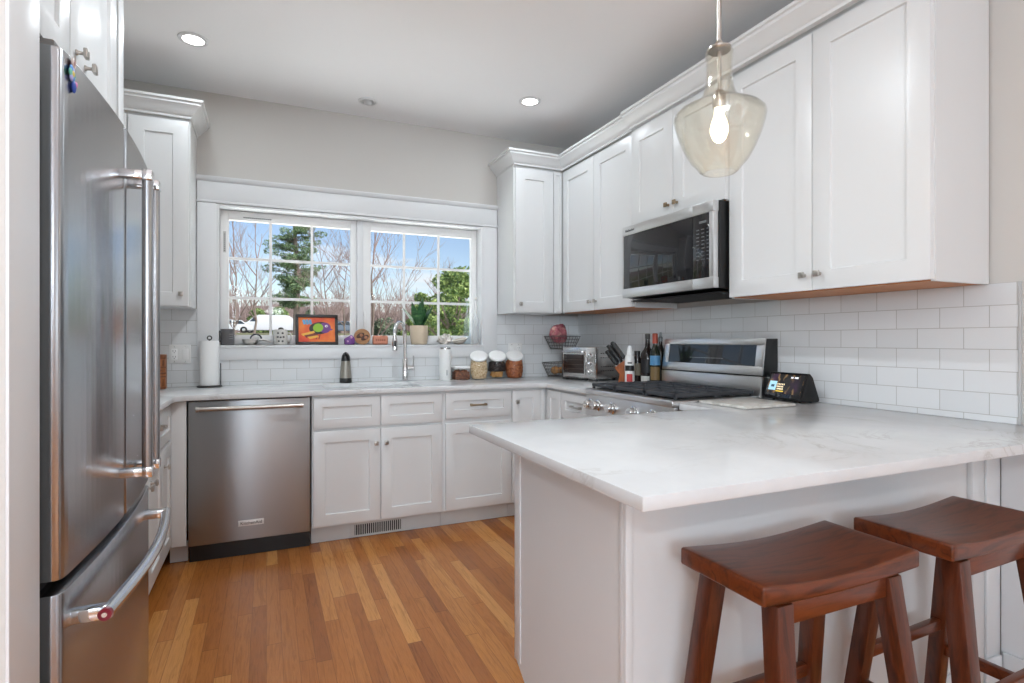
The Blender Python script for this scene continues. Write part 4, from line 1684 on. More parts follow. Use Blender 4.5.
# three tilted-mouth glass jars
def jar(label, x, y, fill, seed):
    t = thing('glass_jar', label, 'jar', (x, y, CZ), None, 'slant-mouth glass jars')
    b = MB()
    prof = [(0.0, 0.0), (0.054, 0.0), (0.060, 0.006), (0.067, 0.045), (0.0695, 0.085), (0.068, 0.125), (0.060, 0.152), (0.052, 0.160)]
    # shear the top of the jar so that its mouth faces forward
    tilt = Matrix.Translation((x, y, CZ + 0.155)) @ Matrix.Rotation(radians(32), 4, 'X') @ Matrix.Rotation(radians(-8), 4, 'Y')
    b.lathe(prof, (x, y, CZ), 36)
    b.lathe([(0.052, -0.012), (0.058, -0.004), (0.060, 0.012)], (0, 0, 0), 36, M=tilt)
    b.build('glass', M_JAR, t, ang=60)
    rf = lambda z: 0.049 + 0.012 * sin(pi * min(1, z / 0.16))
    b = MB()
    fp = [(0.0, 0.004), (0.048, 0.004), (0.053, 0.01), (0.058, 0.045), (0.060, 0.08), (0.058, 0.125), (0.045, 0.140), (0, 0.144)]
    if fill == 'oats':
        b.lathe(fp, (x, y, CZ), 24, mi=0)
        scatter_fill(b, 900, rf, (x, y, CZ), 0.010, 0.146, 0.0052, (1, 1, 1), 3, seed, 0.9)
        ms = [mat('chickpea_tan', rgb(214, 188, 152), 0.7), mat('chickpea_pale', rgb(230, 210, 178), 0.7), mat('chickpea_brown', rgb(188, 156, 116), 0.7)]
    elif fill == 'nuts':
        b.lathe(fp, (x, y, CZ), 24, mi=0)
        scatter_fill(b, 650, rf, (x, y, CZ), 0.010, 0.146, 0.0072, (1.5, 0.9, 0.9), 3, seed, 0.9)
        ms = [mat('almond_brown', rgb(170, 98, 58), 0.6), mat('almond_light', rgb(194, 124, 78), 0.6), mat('almond_dark', rgb(136, 72, 42), 0.6)]
    else:
        b.lathe([(r * 0.97, 0.055 + z * 0.5) for r, z in fp], (x, y, CZ), 24, mi=0)
        scatter_fill(b, 420, rf, (x, y, CZ), 0.060, 0.125, 0.0085, (1.3, 1, 0.8), 2, seed, 0.88)
        rnd2 = random.Random(seed)
        for k in range(30):
            a = rnd2.random() * 2 * pi
            M = Matrix.Translation((x + 0.040 * cos(a) * (0.5 + 0.5 * rnd2.random()), y + 0.040 * sin(a), CZ + 0.022 + 0.03 * rnd2.random())) @ Matrix.Rotation(a + pi / 2 + rnd2.random() - .5, 4, 'Z') @ Matrix.Rotation(rnd2.random() - 0.5, 4, 'X')
            b.box(-0.016, 0.016, -0.004, 0.004, -0.016, 0.016, 0.001, mi=2, M=M)
        ms = [mat('dried_dark', rgb(38, 30, 30), 0.6), mat('dried_plum', rgb(58, 44, 40), 0.6), mat('cracker_gold', rgb(200, 150, 90), 0.7)]
    b.build('dry_food', ms, t)
    b = MB()
    b.lathe([(0, 0.0125), (0.062, 0.0125), (0.066, 0.015), (0.067, 0.026), (0.063, 0.031), (0.05, 0.0335), (0, 0.0345)], (0, 0, 0), 36, M=tilt)
    b.build('lid', M_LIDW, t)


jar('slant-mouth glass jar of pale oats or chickpeas, leftmost of three', 1.470, 3.955, 'oats', 11)
jar('slant-mouth glass jar with dark dried fruit above golden crackers, middle of three', 1.620, 3.958, 'mixed', 12)
jar('slant-mouth glass jar of reddish-brown nuts, rightmost of three', 1.762, 3.952, 'nuts', 13)

# two-tier wire basket stand
bx, by = 2.150, 3.885
t = thing('tiered_wire_basket', 'two-tier grey wire basket stand in the corner behind the toaster oven', 'basket', (bx, by, CZ))
M_WIRE = mat('grey_wire', rgb(92, 90, 88), 0.4, 0.7)


def wire_basket(zb, zt, rb, rt):
    b = MB()
    for k in range(5):
        f = k / 4
        r, z = rb + (rt - rb) * f, zb + (zt - zb) * f
        b.tube(arc((bx, by, z), r, 0, 2 * pi, 40, 'XY')[:-1], 0.003 if k in (0, 4) else 0.0016, 6, True)
    for k in range(30):
        a = 2 * pi * k / 30
        b.tube([(bx + rb * cos(a), by + rb * sin(a), zb), (bx + rt * cos(a), by + rt * sin(a), zt)], 0.0015, 5)
    for k in range(10):
        a = 2 * pi * k / 10
        b.tube([(bx, by, zb), (bx + rb * cos(a), by + rb * sin(a), zb)], 0.0016, 5)
    return b.build('basket', M_WIRE, t)


wire_basket(CZ + 0.012, CZ + 0.115, 0.115, 0.160)
wire_basket(CZ + 0.225, CZ + 0.325, 0.095, 0.145)
b = MB()
b.cyl((bx, by, CZ + 0.008), (bx, by, CZ + 0.362), 0.005, 10)
b.tube(arc((bx, by, CZ + 0.389), 0.026, -pi / 2, 1.5 * pi, 24)[:-1], 0.004, 8, True)
b.build('center_post', M_WIRE, t)
b = MB()
for k in range(3):
    a = 2 * pi * k / 3 + 0.3
    b.sphere((bx + 0.11 * cos(a), by + 0.11 * sin(a), CZ + 0.0065), 0.0062, seg=10)
b.build('feet', M_WIRE, t)
# potatoes below, a net bag above
M_POT = m_wall('potato_skin', rgb(178, 128, 78), 0.75, 0.3)
PG = 'potatoes in the lower basket'
for lab, (ox, oy, oz), rz_, tl in (('tall light brown potato leaning in the lower wire basket, nearest the toaster', (0.005, -0.075, 0.080), 0.3, 1.15),
                                   ('brown potato lying low in the wire basket, left of the tall one', (-0.055, 0.005, 0.058), 1.5, 0.1),
                                   ('brown potato at the back of the lower wire basket', (0.035, 0.045, 0.055), 2.0, 0.1)):
    b = MB()
    M = Matrix.Translation((bx + ox, by + oy, CZ + oz)) @ Matrix.Rotation(rz_, 4, 'Z') @ Matrix.Rotation(tl, 4, 'Y')
    tb = bmesh.new()
    bmesh.ops.create_icosphere(tb, subdivisions=3, radius=1)
    rnd = random.Random(int(ox * 1000))
    ph = [rnd.random() * 6 for _ in range(3)]
    for v in tb.verts:
        k = 1 + 0.06 * sin(3 * v.co.x + ph[0]) + 0.05 * sin(4 * v.co.y + ph[1]) + 0.04 * sin(5 * v.co.z + ph[2])
        v.co = Vector((v.co.x * 0.060, v.co.y * 0.033, v.co.z * 0.032)) * k
    q = MB()
    q.bm.free()
    q.bm = tb
    b.merge(q, M)
    tag(b.build('potato', M_POT, origin=(bx + ox, by + oy, CZ + oz)), lab, 'potato', PG)
b = MB()
M = Matrix.Translation((bx - 0.046, by - 0.028, CZ + 0.348)) @ Matrix.Rotation(0.55, 4, 'Y') @ Matrix.Rotation(0.3, 4, 'Z')
tb = bmesh.new()
bmesh.ops.create_icosphere(tb, subdivisions=4, radius=1)
for v in tb.verts:
    c = v.co
    k = 1 + 0.10 * sin(5 * c.x + 1) * sin(4 * c.z) + 0.08 * sin(7 * c.y + 3 * c.z) + 0.04 * sin(17 * c.z + 9 * c.x)
    sq = 1 - 0.35 * max(0, c.z)
    v.co = Vector((c.x * 0.080 * sq, c.y * 0.055 * sq, c.z * 0.074)) * k
q = MB()
q.bm.free()
q.bm = tb
b.merge(q, M)
mbag = mat('pink_bag', rgb(178, 100, 108), 0.4)
n = NT(mbag)
f = n.noise(n.coord('Object'), 26, 3, 0.6)
n.link(n.ramp(f, [(0.35, rgb(150, 70, 82)), (0.55, rgb(186, 116, 124)), (0.68, rgb(214, 170, 150))]), n.b.inputs['Base Color'])
tag(b.build('produce_bag', mbag, origin=(bx - 0.055, by - 0.04, CZ + 0.26)), 'pink plastic produce bag tilted in the upper wire basket', 'bag')

# toaster oven, turned a little towards the room
t = thing('toaster_oven', 'small stainless toaster oven with glass door and three knobs in the corner', 'toaster oven', (2.092, 3.525, CZ), -R90 + 0.27)
W2, D2 = 0.162, 0.235
b = MB()
b.box(-W2, W2, 0.0, D2, 0.016, 0.244, 0.006)
b.build('shell', M_STEEL2, t)
b = MB()
for k in range(6):
    for z in (0.07, 0.10, 0.165, 0.195):
        b.box(W2 + 0.0002, W2 + 0.001, 0.05 + k * 0.025, 0.062 + k * 0.025, z, z + 0.006)
b.build('side_vents', M_DARK, t)
b = MB()
b.box(-W2 + 0.002, W2 - 0.002, -0.010, -0.0003, 0.018, 0.242, 0.003)
b.build('front_frame', M_STEEL2, t)
b = MB()
b.box(-W2 + 0.008, 0.075, -0.018, -0.0105, 0.040, 0.222, 0.003)
d = b.build('door', M_STEEL2, t)
b = MB()
b.box(-W2 + 0.020, 0.062, -0.0200, -0.0184, 0.052, 0.190, 0.001)
b.build('glass', mat('tinted_oven_glass', (0.03, 0.02, 0.017, 1), 0.06), d)
b = MB()
for z in (0.085, 0.115, 0.150):
    b.box(-W2 + 0.022, 0.060, -0.0206, -0.0201, z, z + 0.0016)
b.build('rack_lines', mat('rack_grey', rgb(120, 105, 98), 0.4, 0.6), d)
b = MB()
b.cyl((-W2 + 0.02, -0.036, 0.210), (0.064, -0.036, 0.210), 0.0075, 14)
for s in (-W2 + 0.03, 0.054):
    b.cyl((s, -0.036, 0.210), (s, -0.0182, 0.210), 0.005, 10)
b.build('handle', M_CHROME, d)
for z in (0.065, 0.125, 0.188):
    b = MB()
    Mk = Matrix.Translation((0.118, -0.0102, z)) @ Matrix.Rotation(pi / 2, 4, 'X')
    b.lathe([(0, 0), (0.021, 0), (0.021, 0.003), (0.016, 0.006), (0.0145, 0.020), (0, 0.021)], seg=20, M=Mk)
    b.box(-0.003, 0.003, -0.014, 0.014, 0.020, 0.0255, 0.001, M=Mk)
    b.build('knob', M_CHROME, t)
b = MB()
b.box(-W2 + 0.01, 0.09, -0.024, -0.002, 0.006, 0.0158, 0.002)
b.build('crumb_tray', M_BLACK, t)
b = MB()
for sx in (-W2 + 0.02, W2 - 0.02):
    for sy in (0.02, D2 - 0.02):
        b.cyl((sx, sy, 0.0), (sx, sy, 0.0158), 0.011, 12)
b.build('feet', M_BLACK, t)

# knife block with knives
kx, ky = 2.235, 3.225
t = thing('knife_block', 'tilted reddish wood knife block beside the toaster oven', 'knife block', (kx, ky, CZ), radians(-138))
M_KB = m_wood('knife_block_wood', rgb(140, 74, 38), rgb(180, 104, 58), 0.4, (30, 30, 5), 0.2)
b = MB()
tilt = radians(-38)
b.prism([(0.00, 0.0), (0.12, 0.0), (0.12, 0.075), (0.055, 0.165), (-0.025, 0.105), (0.01, 0.06)], -0.048, 0.048, 'X', 0.003)
b.build('block', M_KB, t)
b = MB()
for s in (-0.0485, -0.016, 0.016):
    b.box(s, s + 0.0008, -0.0004, 0.0002, 0.004, 0.05)
# handles: leaning forward and up out of the slanted face
nvec = Vector((0, -0.60, 0.80)).normalized()
b.bm.free()
rnd = random.Random(9)
p0, p1 = Vector((0, -0.020, 0.109)), Vector((0, 0.050, 0.1615))
for r in range(3):
    for c in range(4 if r else 3):
        q = p0.lerp(p1, 0.14 + 0.36 * r)
        x = -0.034 + 0.068 * c / (3 if r else 2)
        L_ = 0.112 + 0.02 * rnd.random() + 0.01 * r
        a = Vector((x, q.y, q.z)) + nvec * 0.0005
        kn = MB()
        up = nvec
        kn.tube([a, a + up * 0.012], 0.0075, 10)
        bo = kn.build('bolster', M_CHROME, t)
        kn = MB()
        rot = up.to_track_quat('Z', 'Y').to_matrix().to_4x4()
        M = Matrix.Translation(a + up * 0.0125) @ rot
        kn.box(-0.0065, 0.0065, -0.011, 0.011, 0, L_, 0.0035, M=M)
        hn = kn.build('knife_handle', M_BLACK, t)
        kn = MB()
        for zz in (0.25, 0.5, 0.75):
            kn.cyl((-0.0068, 0, L_ * zz), (0.0068, 0, L_ * zz), 0.0025, 8, M=M)
        kn.build('rivets', M_CHROME, hn)


def bottle(name, label, x, y, prof, m, cap=None, label_band=None, cat='bottle', group='bottles beside the range', bands=()):
    t = thing(name, label, cat, (x, y, CZ), None, group)
    b = MB()
    b.lathe(prof, (x, y, CZ), 28)
    b.build('body', m, t, ang=50)
    if cap:
        cm, cp_ = cap
        b = MB()
        b.lathe(cp_, (x, y, CZ), 24)
        b.build('cap', cm, t)
    for nm, bm_, r, z0_, z1_, a0, a1 in bands:
        b = MB()
        tb = bmesh.new()
        n_ = 16
        lo = [tb.verts.new((x + r * cos(a0 + (a1 - a0) * k / n_), y + r * sin(a0 + (a1 - a0) * k / n_), CZ + z0_)) for k in range(n_ + 1)]
        hi = [tb.verts.new((v.co.x, v.co.y, CZ + z1_)) for v in lo]
        for k in range(n_):
            tb.faces.new((lo[k], lo[k + 1], hi[k + 1], hi[k]))
        q = MB()
        q.bm.free()
        q.bm = tb
        b.merge(q)
        b.build(nm, bm_, t)
    return t


FA, FB = pi - 0.2, 1.5 * pi + 0.45     # arc of a label facing the room
M_GREENGL = mat('dark_green_glass', (0.012, 0.018, 0.010, 1), 0.08)
M_BROWNGL = mat('dark_brown_glass', (0.018, 0.012, 0.010, 1), 0.08)
bottle('spray_bottle', 'white spray can with red picture and black band, beside the knife block', 2.19, 3.045,
       [(0, 0), (0.030, 0.0), (0.032, 0.003), (0.032, 0.165), (0.029, 0.185), (0.021, 0.197), (0, 0.197)], mat('spray_white', rgb(234, 233, 231), 0.35),
       (M_LIDW, [(0, 0.1975), (0.020, 0.1975), (0.0195, 0.215), (0.014, 0.245), (0.009, 0.256), (0, 0.257)]),
       bands=[('black_band', M_BLACK, 0.0324, 0.092, 0.128, FA, FB), ('red_picture', mat('label_red', rgb(190, 60, 60), 0.5), 0.0324, 0.022, 0.072, FA + 0.5, FB - 0.5),
              ('label_print', mat('label_grey', rgb(96, 96, 98), 0.5), 0.0324, 0.140, 0.150, FA + 0.7, FB - 0.6)])
bottle('spice_jar', 'small dark spice jar between the spray can and tall dark bottle', 2.262, 3.06,
       [(0, 0), (0.022, 0.0), (0.024, 0.003), (0.024, 0.165), (0.018, 0.185), (0.018, 0.195), (0, 0.195)], M_BROWNGL,
       (M_BLACK, [(0, 0.1955), (0.020, 0.1955), (0.020, 0.222), (0, 0.223)]),
       bands=[('paper_label', mat('label_kraft', rgb(120, 112, 96), 0.6), 0.0243, 0.06, 0.14, FA, FB)])
bottle('wine_bottle', 'big dark brown bottle with white label low down, beside the range', 2.292, 2.990,
       [(0, 0), (0.044, 0.0), (0.046, 0.004), (0.046, 0.185), (0.041, 0.210), (0.026, 0.232), (0.017, 0.250), (0.0155, 0.300), (0, 0.300)], M_BROWNGL,
       (mat('capsule_grey', rgb(70, 66, 62), 0.4), [(0, 0.3005), (0.0165, 0.3005), (0.017, 0.334), (0.010, 0.337), (0, 0.337)]),
       bands=[('front_label', mat('label_white', rgb(200, 198, 192), 0.6), 0.0464, 0.012, 0.060, FA, FB), ('dark_label', mat('label_black', rgb(34, 32, 34), 0.5), 0.0464, 0.08, 0.17, FA, FB)])
bottle('oil_bottle', 'dark green oil bottle with blue label and orange-red neck, nearest the range', 2.270, 2.885,
       [(0, 0), (0.033, 0.0), (0.035, 0.004), (0.035, 0.195), (0.031, 0.220), (0.019, 0.245), (0.0145, 0.262), (0.0145, 0.272), (0, 0.272)], M_GREENGL,
       (mat('capsule_red', rgb(176, 74, 50), 0.4), [(0, 0.2725), (0.0175, 0.2725), (0.0175, 0.333), (0.012, 0.337), (0, 0.337)]),
       bands=[('blue_label', mat('label_blue', rgb(84, 138, 178), 0.5), 0.0354, 0.135, 0.195, FA, FB), ('gold_label', mat('label_gold', rgb(122, 98, 60), 0.5), 0.0354, 0.04, 0.125, FA + 0.2, FB - 0.2)])
bottle('vinegar_bottle', 'slim dark bottle with grey stopper behind the oil bottle', 2.345, 2.925,
       [(0, 0), (0.026, 0.0), (0.028, 0.004), (0.028, 0.215), (0.022, 0.24), (0.012, 0.262), (0.012, 0.285), (0, 0.285)], M_BROWNGL,
       (mat('stopper_grey', rgb(110, 112, 112), 0.35, 0.5), [(0, 0.2855), (0.0145, 0.2855), (0.0145, 0.31), (0.007, 0.318), (0.006, 0.345), (0, 0.346)]))

# marble board lying between the range and the bar
b = MB()
b.prism([(1.855, 1.758), (2.160, 1.762), (2.185, 2.036), (1.862, 2.042)], CZ, CZ + 0.0115, 'Z', 0.003)
mm = mat('marble_board', rgb(200, 197, 190), 0.3)
n = NT(mm)
f = n.noise(n.coord('Object'), 9, 6, 0.65, 1.5)
n.link(n.ramp(f, [(0.30, rgb(170, 166, 158)), (0.48, rgb(206, 203, 196)), (0.7, rgb(220, 217, 211))]), n.b.inputs['Base Color'])
tag(b.build('cutting_board', mm, origin=(2.02, 1.9, CZ)), 'flat greyish marble cutting board on the counter beside the range', 'cutting board')

# smart display
t = thing('smart_display', 'black wedge-shaped smart display with a lit screen by the tile wall', 'tablet', (2.31, 1.915, CZ), -R90 - 0.10)
HW = 0.116
b = MB()
b.prism([(-0.052, 0.012), (-0.030, 0.006), (0.052, 0.006), (0.058, 0.014), (0.020, 0.118), (0.004, 0.136), (-0.004, 0.138)], -HW, HW, 'X', 0.004)
b.build('body', mat('charcoal_fabric', rgb(22, 22, 23), 0.75), t)
b = MB()
for s in (-0.08, 0.08):
    b.cyl((s, 0.04, 0.0), (s, 0.04, 0.0062), 0.006, 10)
    b.cyl((s, -0.025, 0.0), (s, -0.025, 0.0068), 0.006, 10)
b.build('feet', M_BLACK, t)
v0, v1 = Vector((0, -0.0535, 0.014)), Vector((0, -0.0055, 0.1375))
dv = (v1 - v0)
ln = dv.length
dv.normalize()
rotm = Matrix((( 1, 0, 0, 0), (0, dv.y, -dv.z, v0.y), (0, dv.z, dv.y, v0.z), (0, 0, 0, 1)))
b = MB()
b.box(-HW + 0.004, HW - 0.004, 0.004, ln - 0.004, 0.0004, 0.003, 0.001, M=rotm)
bez = b.build('bezel', M_BLKGLOSS, t)
b = MB()
sx0, sx1, sy0, sy1 = -HW + 0.012, HW - 0.012, 0.024, ln - 0.012
b.box(sx0, sx1, sy0, sy1, 0.0031, 0.0036, M=rotm)
ms = mat('lit_screen', rgb(10, 10, 14), 0.1)
n = NT(ms)
g = n.coord('Object')
wv = n.N.new('ShaderNodeTexWave')
wv.inputs['Scale'].default_value = 14
wv.inputs['Distortion'].default_value = 7
wv.inputs['Detail'].default_value = 3
n.link(n.mapping(g, (1, 1.4, 1), (0.2, 0.4, 0.9)), wv.inputs['Vector'])
streak = n.ramp(wv.outputs['Fac'], [(0.62, (0, 0, 0, 1)), (0.85, rgb(70, 50, 26)), (1.0, rgb(150, 116, 70))])
purp = n.ramp(n.noise(g, 13, 2, 0.5), [(0.42, (0.004, 0.004, 0.006, 1)), (0.62, rgb(48, 18, 52)), (0.8, rgb(96, 40, 80))])
mask = n.ramp(n.noise(g, 17, 1, 0.5), [(0.4, (0, 0, 0, 1)), (0.6, (1, 1, 1, 1))])
n.link(n.mix(mask, purp, streak), n.b.inputs['Emission Color'])
n.b.inputs['Emission Strength'].default_value = 0.8
scr = b.build('screen', ms, bez)


def emi(name, c, s=0.9):
    m = mat(name, c, 0.4)
    bsdf(m).inputs['Emission Color'].default_value = c
    bsdf(m).inputs['Emission Strength'].default_value = s
    return m


b = MB()
b.box(sx0 + 0.006, sx0 + 0.052, sy0 + 0.014, sy0 + 0.060, 0.0037, 0.0040, M=rotm)
b.build('picture_tile', emi('screen_blue', rgb(150, 190, 205), 0.8), bez)
b = MB()
b.box(sx0 + 0.020, sx0 + 0.040, sy0 + 0.030, sy0 + 0.042, 0.0041, 0.0043, M=rotm)
b.build('picture_detail', emi('screen_navy', rgb(40, 70, 90), 0.6), bez)
b = MB()
for k, (x0_, x1_, yy) in enumerate(((0.056, 0.098, 0.034), (0.056, 0.105, 0.046), (0.060, 0.100, 0.022))):
    for j in range(5):
        x_ = sx0 + x0_ + (x1_ - x0_) * j / 5
        b.box(x_, x_ + 0.006, sy0 + yy - 0.004, sy0 + yy + 0.0035, 0.0037, 0.0040, M=rotm)
b.build('title_lettering', emi('screen_cream', rgb(225, 205, 170), 0.8), bez)
b = MB()
b.box(sx0 + 0.056, sx0 + 0.104, sy0 + 0.008, sy0 + 0.013, 0.0037, 0.0040, M=rotm)
b.build('progress_bar', emi('screen_yellow', rgb(214, 180, 60), 0.8), bez)
b = MB()
for x_ in (0.128, 0.136, 0.150, 0.158, 0.165):
    b.box(sx0 + x_, sx0 + x_ + 0.006, sy1 - 0.018, sy1 - 0.010, 0.0037, 0.0040, M=rotm)
b.build('clock_digits', emi('screen_white', rgb(225, 225, 228), 0.9), bez)

# ------------------------------------------------------------------ things on the window sill
SZ = WZ0 + 0.0008
SY = 4.085
M_MUG = mat('charcoal_mug', rgb(98, 97, 98), 0.5)
x = -0.232
t = thing('mug', 'dark grey mug at left end of the window sill', 'mug', (x, SY, SZ), None, 'mugs on the sill')
b = MB()
b.lathe([(0, 0), (0.036, 0.0), (0.040, 0.004), (0.041, 0.103), (0.0395, 0.105), (0.037, 0.102), (0.036, 0.008), (0, 0.008)], (x, SY, SZ), 32)
b.build('cup', M_MUG, t)
b = MB()
b.tube([(x - 0.039, SY - 0.012, SZ + 0.088), (x - 0.060, SY - 0.022, SZ + 0.084), (x - 0.067, SY - 0.025, SZ + 0.058), (x - 0.060, SY - 0.022, SZ + 0.032), (x - 0.039, SY - 0.012, SZ + 0.024)], 0.006, 10)
b.build('handle', M_MUG, t)
b = MB()
for k in range(3):
    b.box(x + 0.012, x + 0.032, SY - 0.0425 + 0.0035 * k * 0, SY - 0.0385 + 0.012, SZ + 0.040 + k * 0.014, SZ + 0.045 + k * 0.014, 0.0005)
b.build('print', mat('mug_print', rgb(150, 150, 150), 0.6), t)

x = -0.085
t = thing('tea_strainer', 'small pale metal ladle with long handle lying between two mugs', 'ladle', (x, SY, SZ))
M_TIN = mat('pale_tin', (0.72, 0.70, 0.66, 1), 0.3, 0.85)
b = MB()
b.lathe([(0.0, 0.0), (0.030, 0.003), (0.048, 0.020), (0.052, 0.040), (0.050, 0.040), (0.045, 0.022), (0.028, 0.006), (0, 0.0035)], (x - 0.01, SY, SZ), 28)
b.build('bowl', M_TIN, t)
b = MB()
b.tube([(x + 0.035, SY, SZ + 0.035), (x + 0.07, SY + 0.004, SZ + 0.036), (x + 0.112, SY + 0.012, SZ + 0.022)], [0.006, 0.008, 0.006], 10)
b.build('handle', M_TIN, t)
b = MB()
b.tube(arc((x + 0.022, SY + 0.01, SZ + 0.038), 0.034, 0.1, pi - 0.1, 14), 0.005, 8)
b.build('bail', mat('dark_steel', rgb(70, 74, 80), 0.3, 0.8), t)

x = 0.088
t = thing('mug', 'pale grey mug with dark lettering-like spots, left of the bird picture', 'mug', (x, SY, SZ), None, 'mugs on the sill')
M_MUG2 = mat('pale_mug', rgb(206, 204, 198), 0.35)
b = MB()
b.lathe([(0, 0), (0.038, 0.0), (0.044, 0.006), (0.045, 0.092), (0.040, 0.104), (0.037, 0.104), (0.041, 0.09), (0.040, 0.01), (0, 0.008)], (x, SY, SZ), 32)
b.build('cup', M_MUG2, t)
b = MB()
b.tube([(x + 0.042, SY - 0.006, SZ + 0.082), (x + 0.062, SY - 0.01, SZ + 0.078), (x + 0.070, SY - 0.012, SZ + 0.054), (x + 0.062, SY - 0.01, SZ + 0.030), (x + 0.042, SY - 0.006, SZ + 0.024)], 0.005, 10)
b.build('handle', M_MUG2, t)
b = MB()
for (u, v) in ((-0.016, 0.074), (0.012, 0.074), (-0.018, 0.048), (0.000, 0.046), (0.018, 0.048), (-0.012, 0.020), (0.012, 0.020)):
    b.box(x + u - 0.006, x + u + 0.006, SY - 0.0463, SY - 0.040, SZ + v, SZ + v + 0.011, 0.001)
b.build('print', mat('mug_dark_print', rgb(62, 60, 62), 0.6), t)

# framed picture of a colourful bird, leaning against the sash
x = 0.322
t = thing('framed_picture', 'black framed painting of a colorful bird on orange, on the sill', 'picture', (x, SY + 0.03, SZ))
PW, PH = 0.140, 0.212
Ml = Matrix.Translation((x, SY - 0.012, SZ)) @ Matrix.Rotation(radians(-9), 4, 'X')
b = MB()
fw = 0.020
for x0_, x1_, z0_, z1_ in ((-PW, PW, 0, fw), (-PW, PW, PH - fw, PH), (-PW, -PW + fw, fw, PH - fw), (PW - fw, PW, fw, PH - fw)):
    b.box(x0_, x1_, -0.010, 0.010, z0_ + 0.0001, z1_, 0.002, M=Ml)
b.build('frame', mat('picture_frame_black', rgb(34, 30, 28), 0.4), t)
b = MB()
b.box(-PW + fw, PW - fw, 0.0, 0.006, fw, PH - fw, M=Ml)
mo = mat('painted_orange', rgb(226, 92, 40), 0.5)
n = NT(mo)
n.link(n.ramp(n.noise(n.coord('Object'), 9, 2, 0.5), [(0.35, rgb(214, 66, 40)), (0.65, rgb(236, 128, 48))]), n.b.inputs['Base Color'])
cv = b.build('canvas', mo, t)


def flat(pts, m, lift, nm='painted_shape'):
    b = MB()
    b.prism(pts, -0.0004 - lift, -0.0001 - lift + 0.0002, 'Y', M=Ml)
    return b.build(nm, m, cv, smooth=False)


def ell(cx, cz, a, c, rot=0, n=24):
    return [(cx + a * cos(2 * pi * k / n) * cos(rot) - c * sin(2 * pi * k / n) * sin(rot), cz + a * cos(2 * pi * k / n) * sin(rot) + c * sin(2 * pi * k / n) * cos(rot)) for k in range(n)]


INK = mat('painted_black', rgb(28, 24, 26), 0.5)
PUR = mat('painted_purple', rgb(112, 60, 128), 0.5)
LIM = mat('painted_lime', rgb(146, 190, 48), 0.5)
BLU = mat('painted_blue', rgb(96, 158, 196), 0.5)
YEL = mat('painted_yellow', rgb(232, 176, 66), 0.5)
MAR = mat('painted_maroon', rgb(110, 42, 36), 0.5)
WHI = mat('painted_white', rgb(236, 234, 230), 0.5)
flat(ell(0.020, 0.118, 0.072, 0.043, 0.1), INK, 0.0004, 'painted_outline')
flat(ell(0.052, 0.120, 0.040, 0.037), PUR, 0.0008, 'painted_head')
flat(ell(0.008, 0.120, 0.034, 0.030, 0.2), LIM, 0.0011, 'painted_wing')
flat([(0.088, 0.116), (0.108, 0.108), (0.090, 0.100)], PUR, 0.0009, 'painted_beak')
flat(ell(0.062, 0.132, 0.010, 0.008), WHI, 0.0012, 'painted_eye')
flat(ell(0.064, 0.131, 0.004, 0.004), INK, 0.0016, 'painted_pupil')
for k in range(3):
    dx_ = -0.086 + 0.020 * k
    flat([(dx_, 0.140), (dx_ + 0.016, 0.147), (dx_ + 0.006, 0.180), (dx_ - 0.010, 0.172)], BLU, 0.0005, 'painted_crest')
    flat([(-0.020 + 0.012 * k, 0.098 - 0.016 * k), (-0.012 + 0.012 * k, 0.086 - 0.016 * k), (-0.088 + 0.02 * k, 0.060 - 0.010 * k), (-0.104 + 0.02 * k, 0.076 - 0.010 * k)], YEL if k != 1 else MAR, 0.0006 + 0.0003 * k, 'painted_tail')
for dx_ in (-0.006, 0.012):
    flat([(dx_ + 0.006, 0.076), (dx_ + 0.011, 0.076), (dx_ + 0.004, 0.040), (dx_ - 0.003, 0.040)], MAR, 0.0003, 'painted_leg')
b = MB()
b.prism([(SY + 0.013, 0.0), (SY + 0.050, 0.0), (SY + 0.047, 0.0), (SY + 0.022, 0.14), (SY + 0.019, 0.14)][2:] + [(SY + 0.044, 0.0)], x - 0.02, x + 0.02, 'X', M=Matrix.Translation((0, 0, SZ)))
b.build('easel_back', mat('picture_frame_black', rgb(34, 30, 28), 0.4), t)

# little ornaments
x = 0.540
t = thing('purple_ornament', 'small purple house-shaped ornament on the sill by the window post', 'ornament', (x, SY, SZ))
b = MB()
b.prism([(x - 0.034, SZ), (x + 0.034, SZ), (x + 0.036, SZ + 0.045), (x + 0.012, SZ + 0.072), (x - 0.004, SZ + 0.060), (x - 0.036, SZ + 0.042)], SY - 0.018, SY + 0.018, 'Y', 0.006)
b.build('body', mat('ornament_purple', rgb(104, 54, 124), 0.45), t)
b = MB()
b.sphere((x + 0.010, SY - 0.018, SZ + 0.052), 0.009, seg=12)
b.sphere((x - 0.014, SY - 0.017, SZ + 0.024), 0.007, seg=10)
b.build('dots', mat('ornament_pink', rgb(206, 160, 196), 0.45), t)
x = 0.628
t = thing('wooden_plaque', 'round brown wooden plaque with two dark figures standing on the sill', 'ornament', (x, SY, SZ))
b = MB()
b.cyl((x, SY - 0.010, SZ + 0.057), (x, SY + 0.010, SZ + 0.057), 0.0565, 36)
b.build('disc', m_wood('plaque_wood', rgb(150, 104, 66), rgb(182, 136, 92), 0.5, (6, 6, 30), 0.1), t)
b = MB()
for dx_, dz_, rz_ in ((-0.014, 0.066, 0.5), (0.018, 0.050, 0.5)):
    b.prism(ell(x + dx_, SZ + dz_, 0.030, 0.016, rz_), SY - 0.0128, SY - 0.0102, 'Y', 0.001)
    b.sphere((x + dx_ + 0.006, SY - 0.0115, SZ + dz_ + 0.002), 0.013, 1, 0.3, 1, 12, mi=1)
b.build('figures', [mat('plaque_dark', rgb(74, 44, 32), 0.5), mat('plaque_skin', rgb(170, 116, 84), 0.5)], t)
x = 0.756
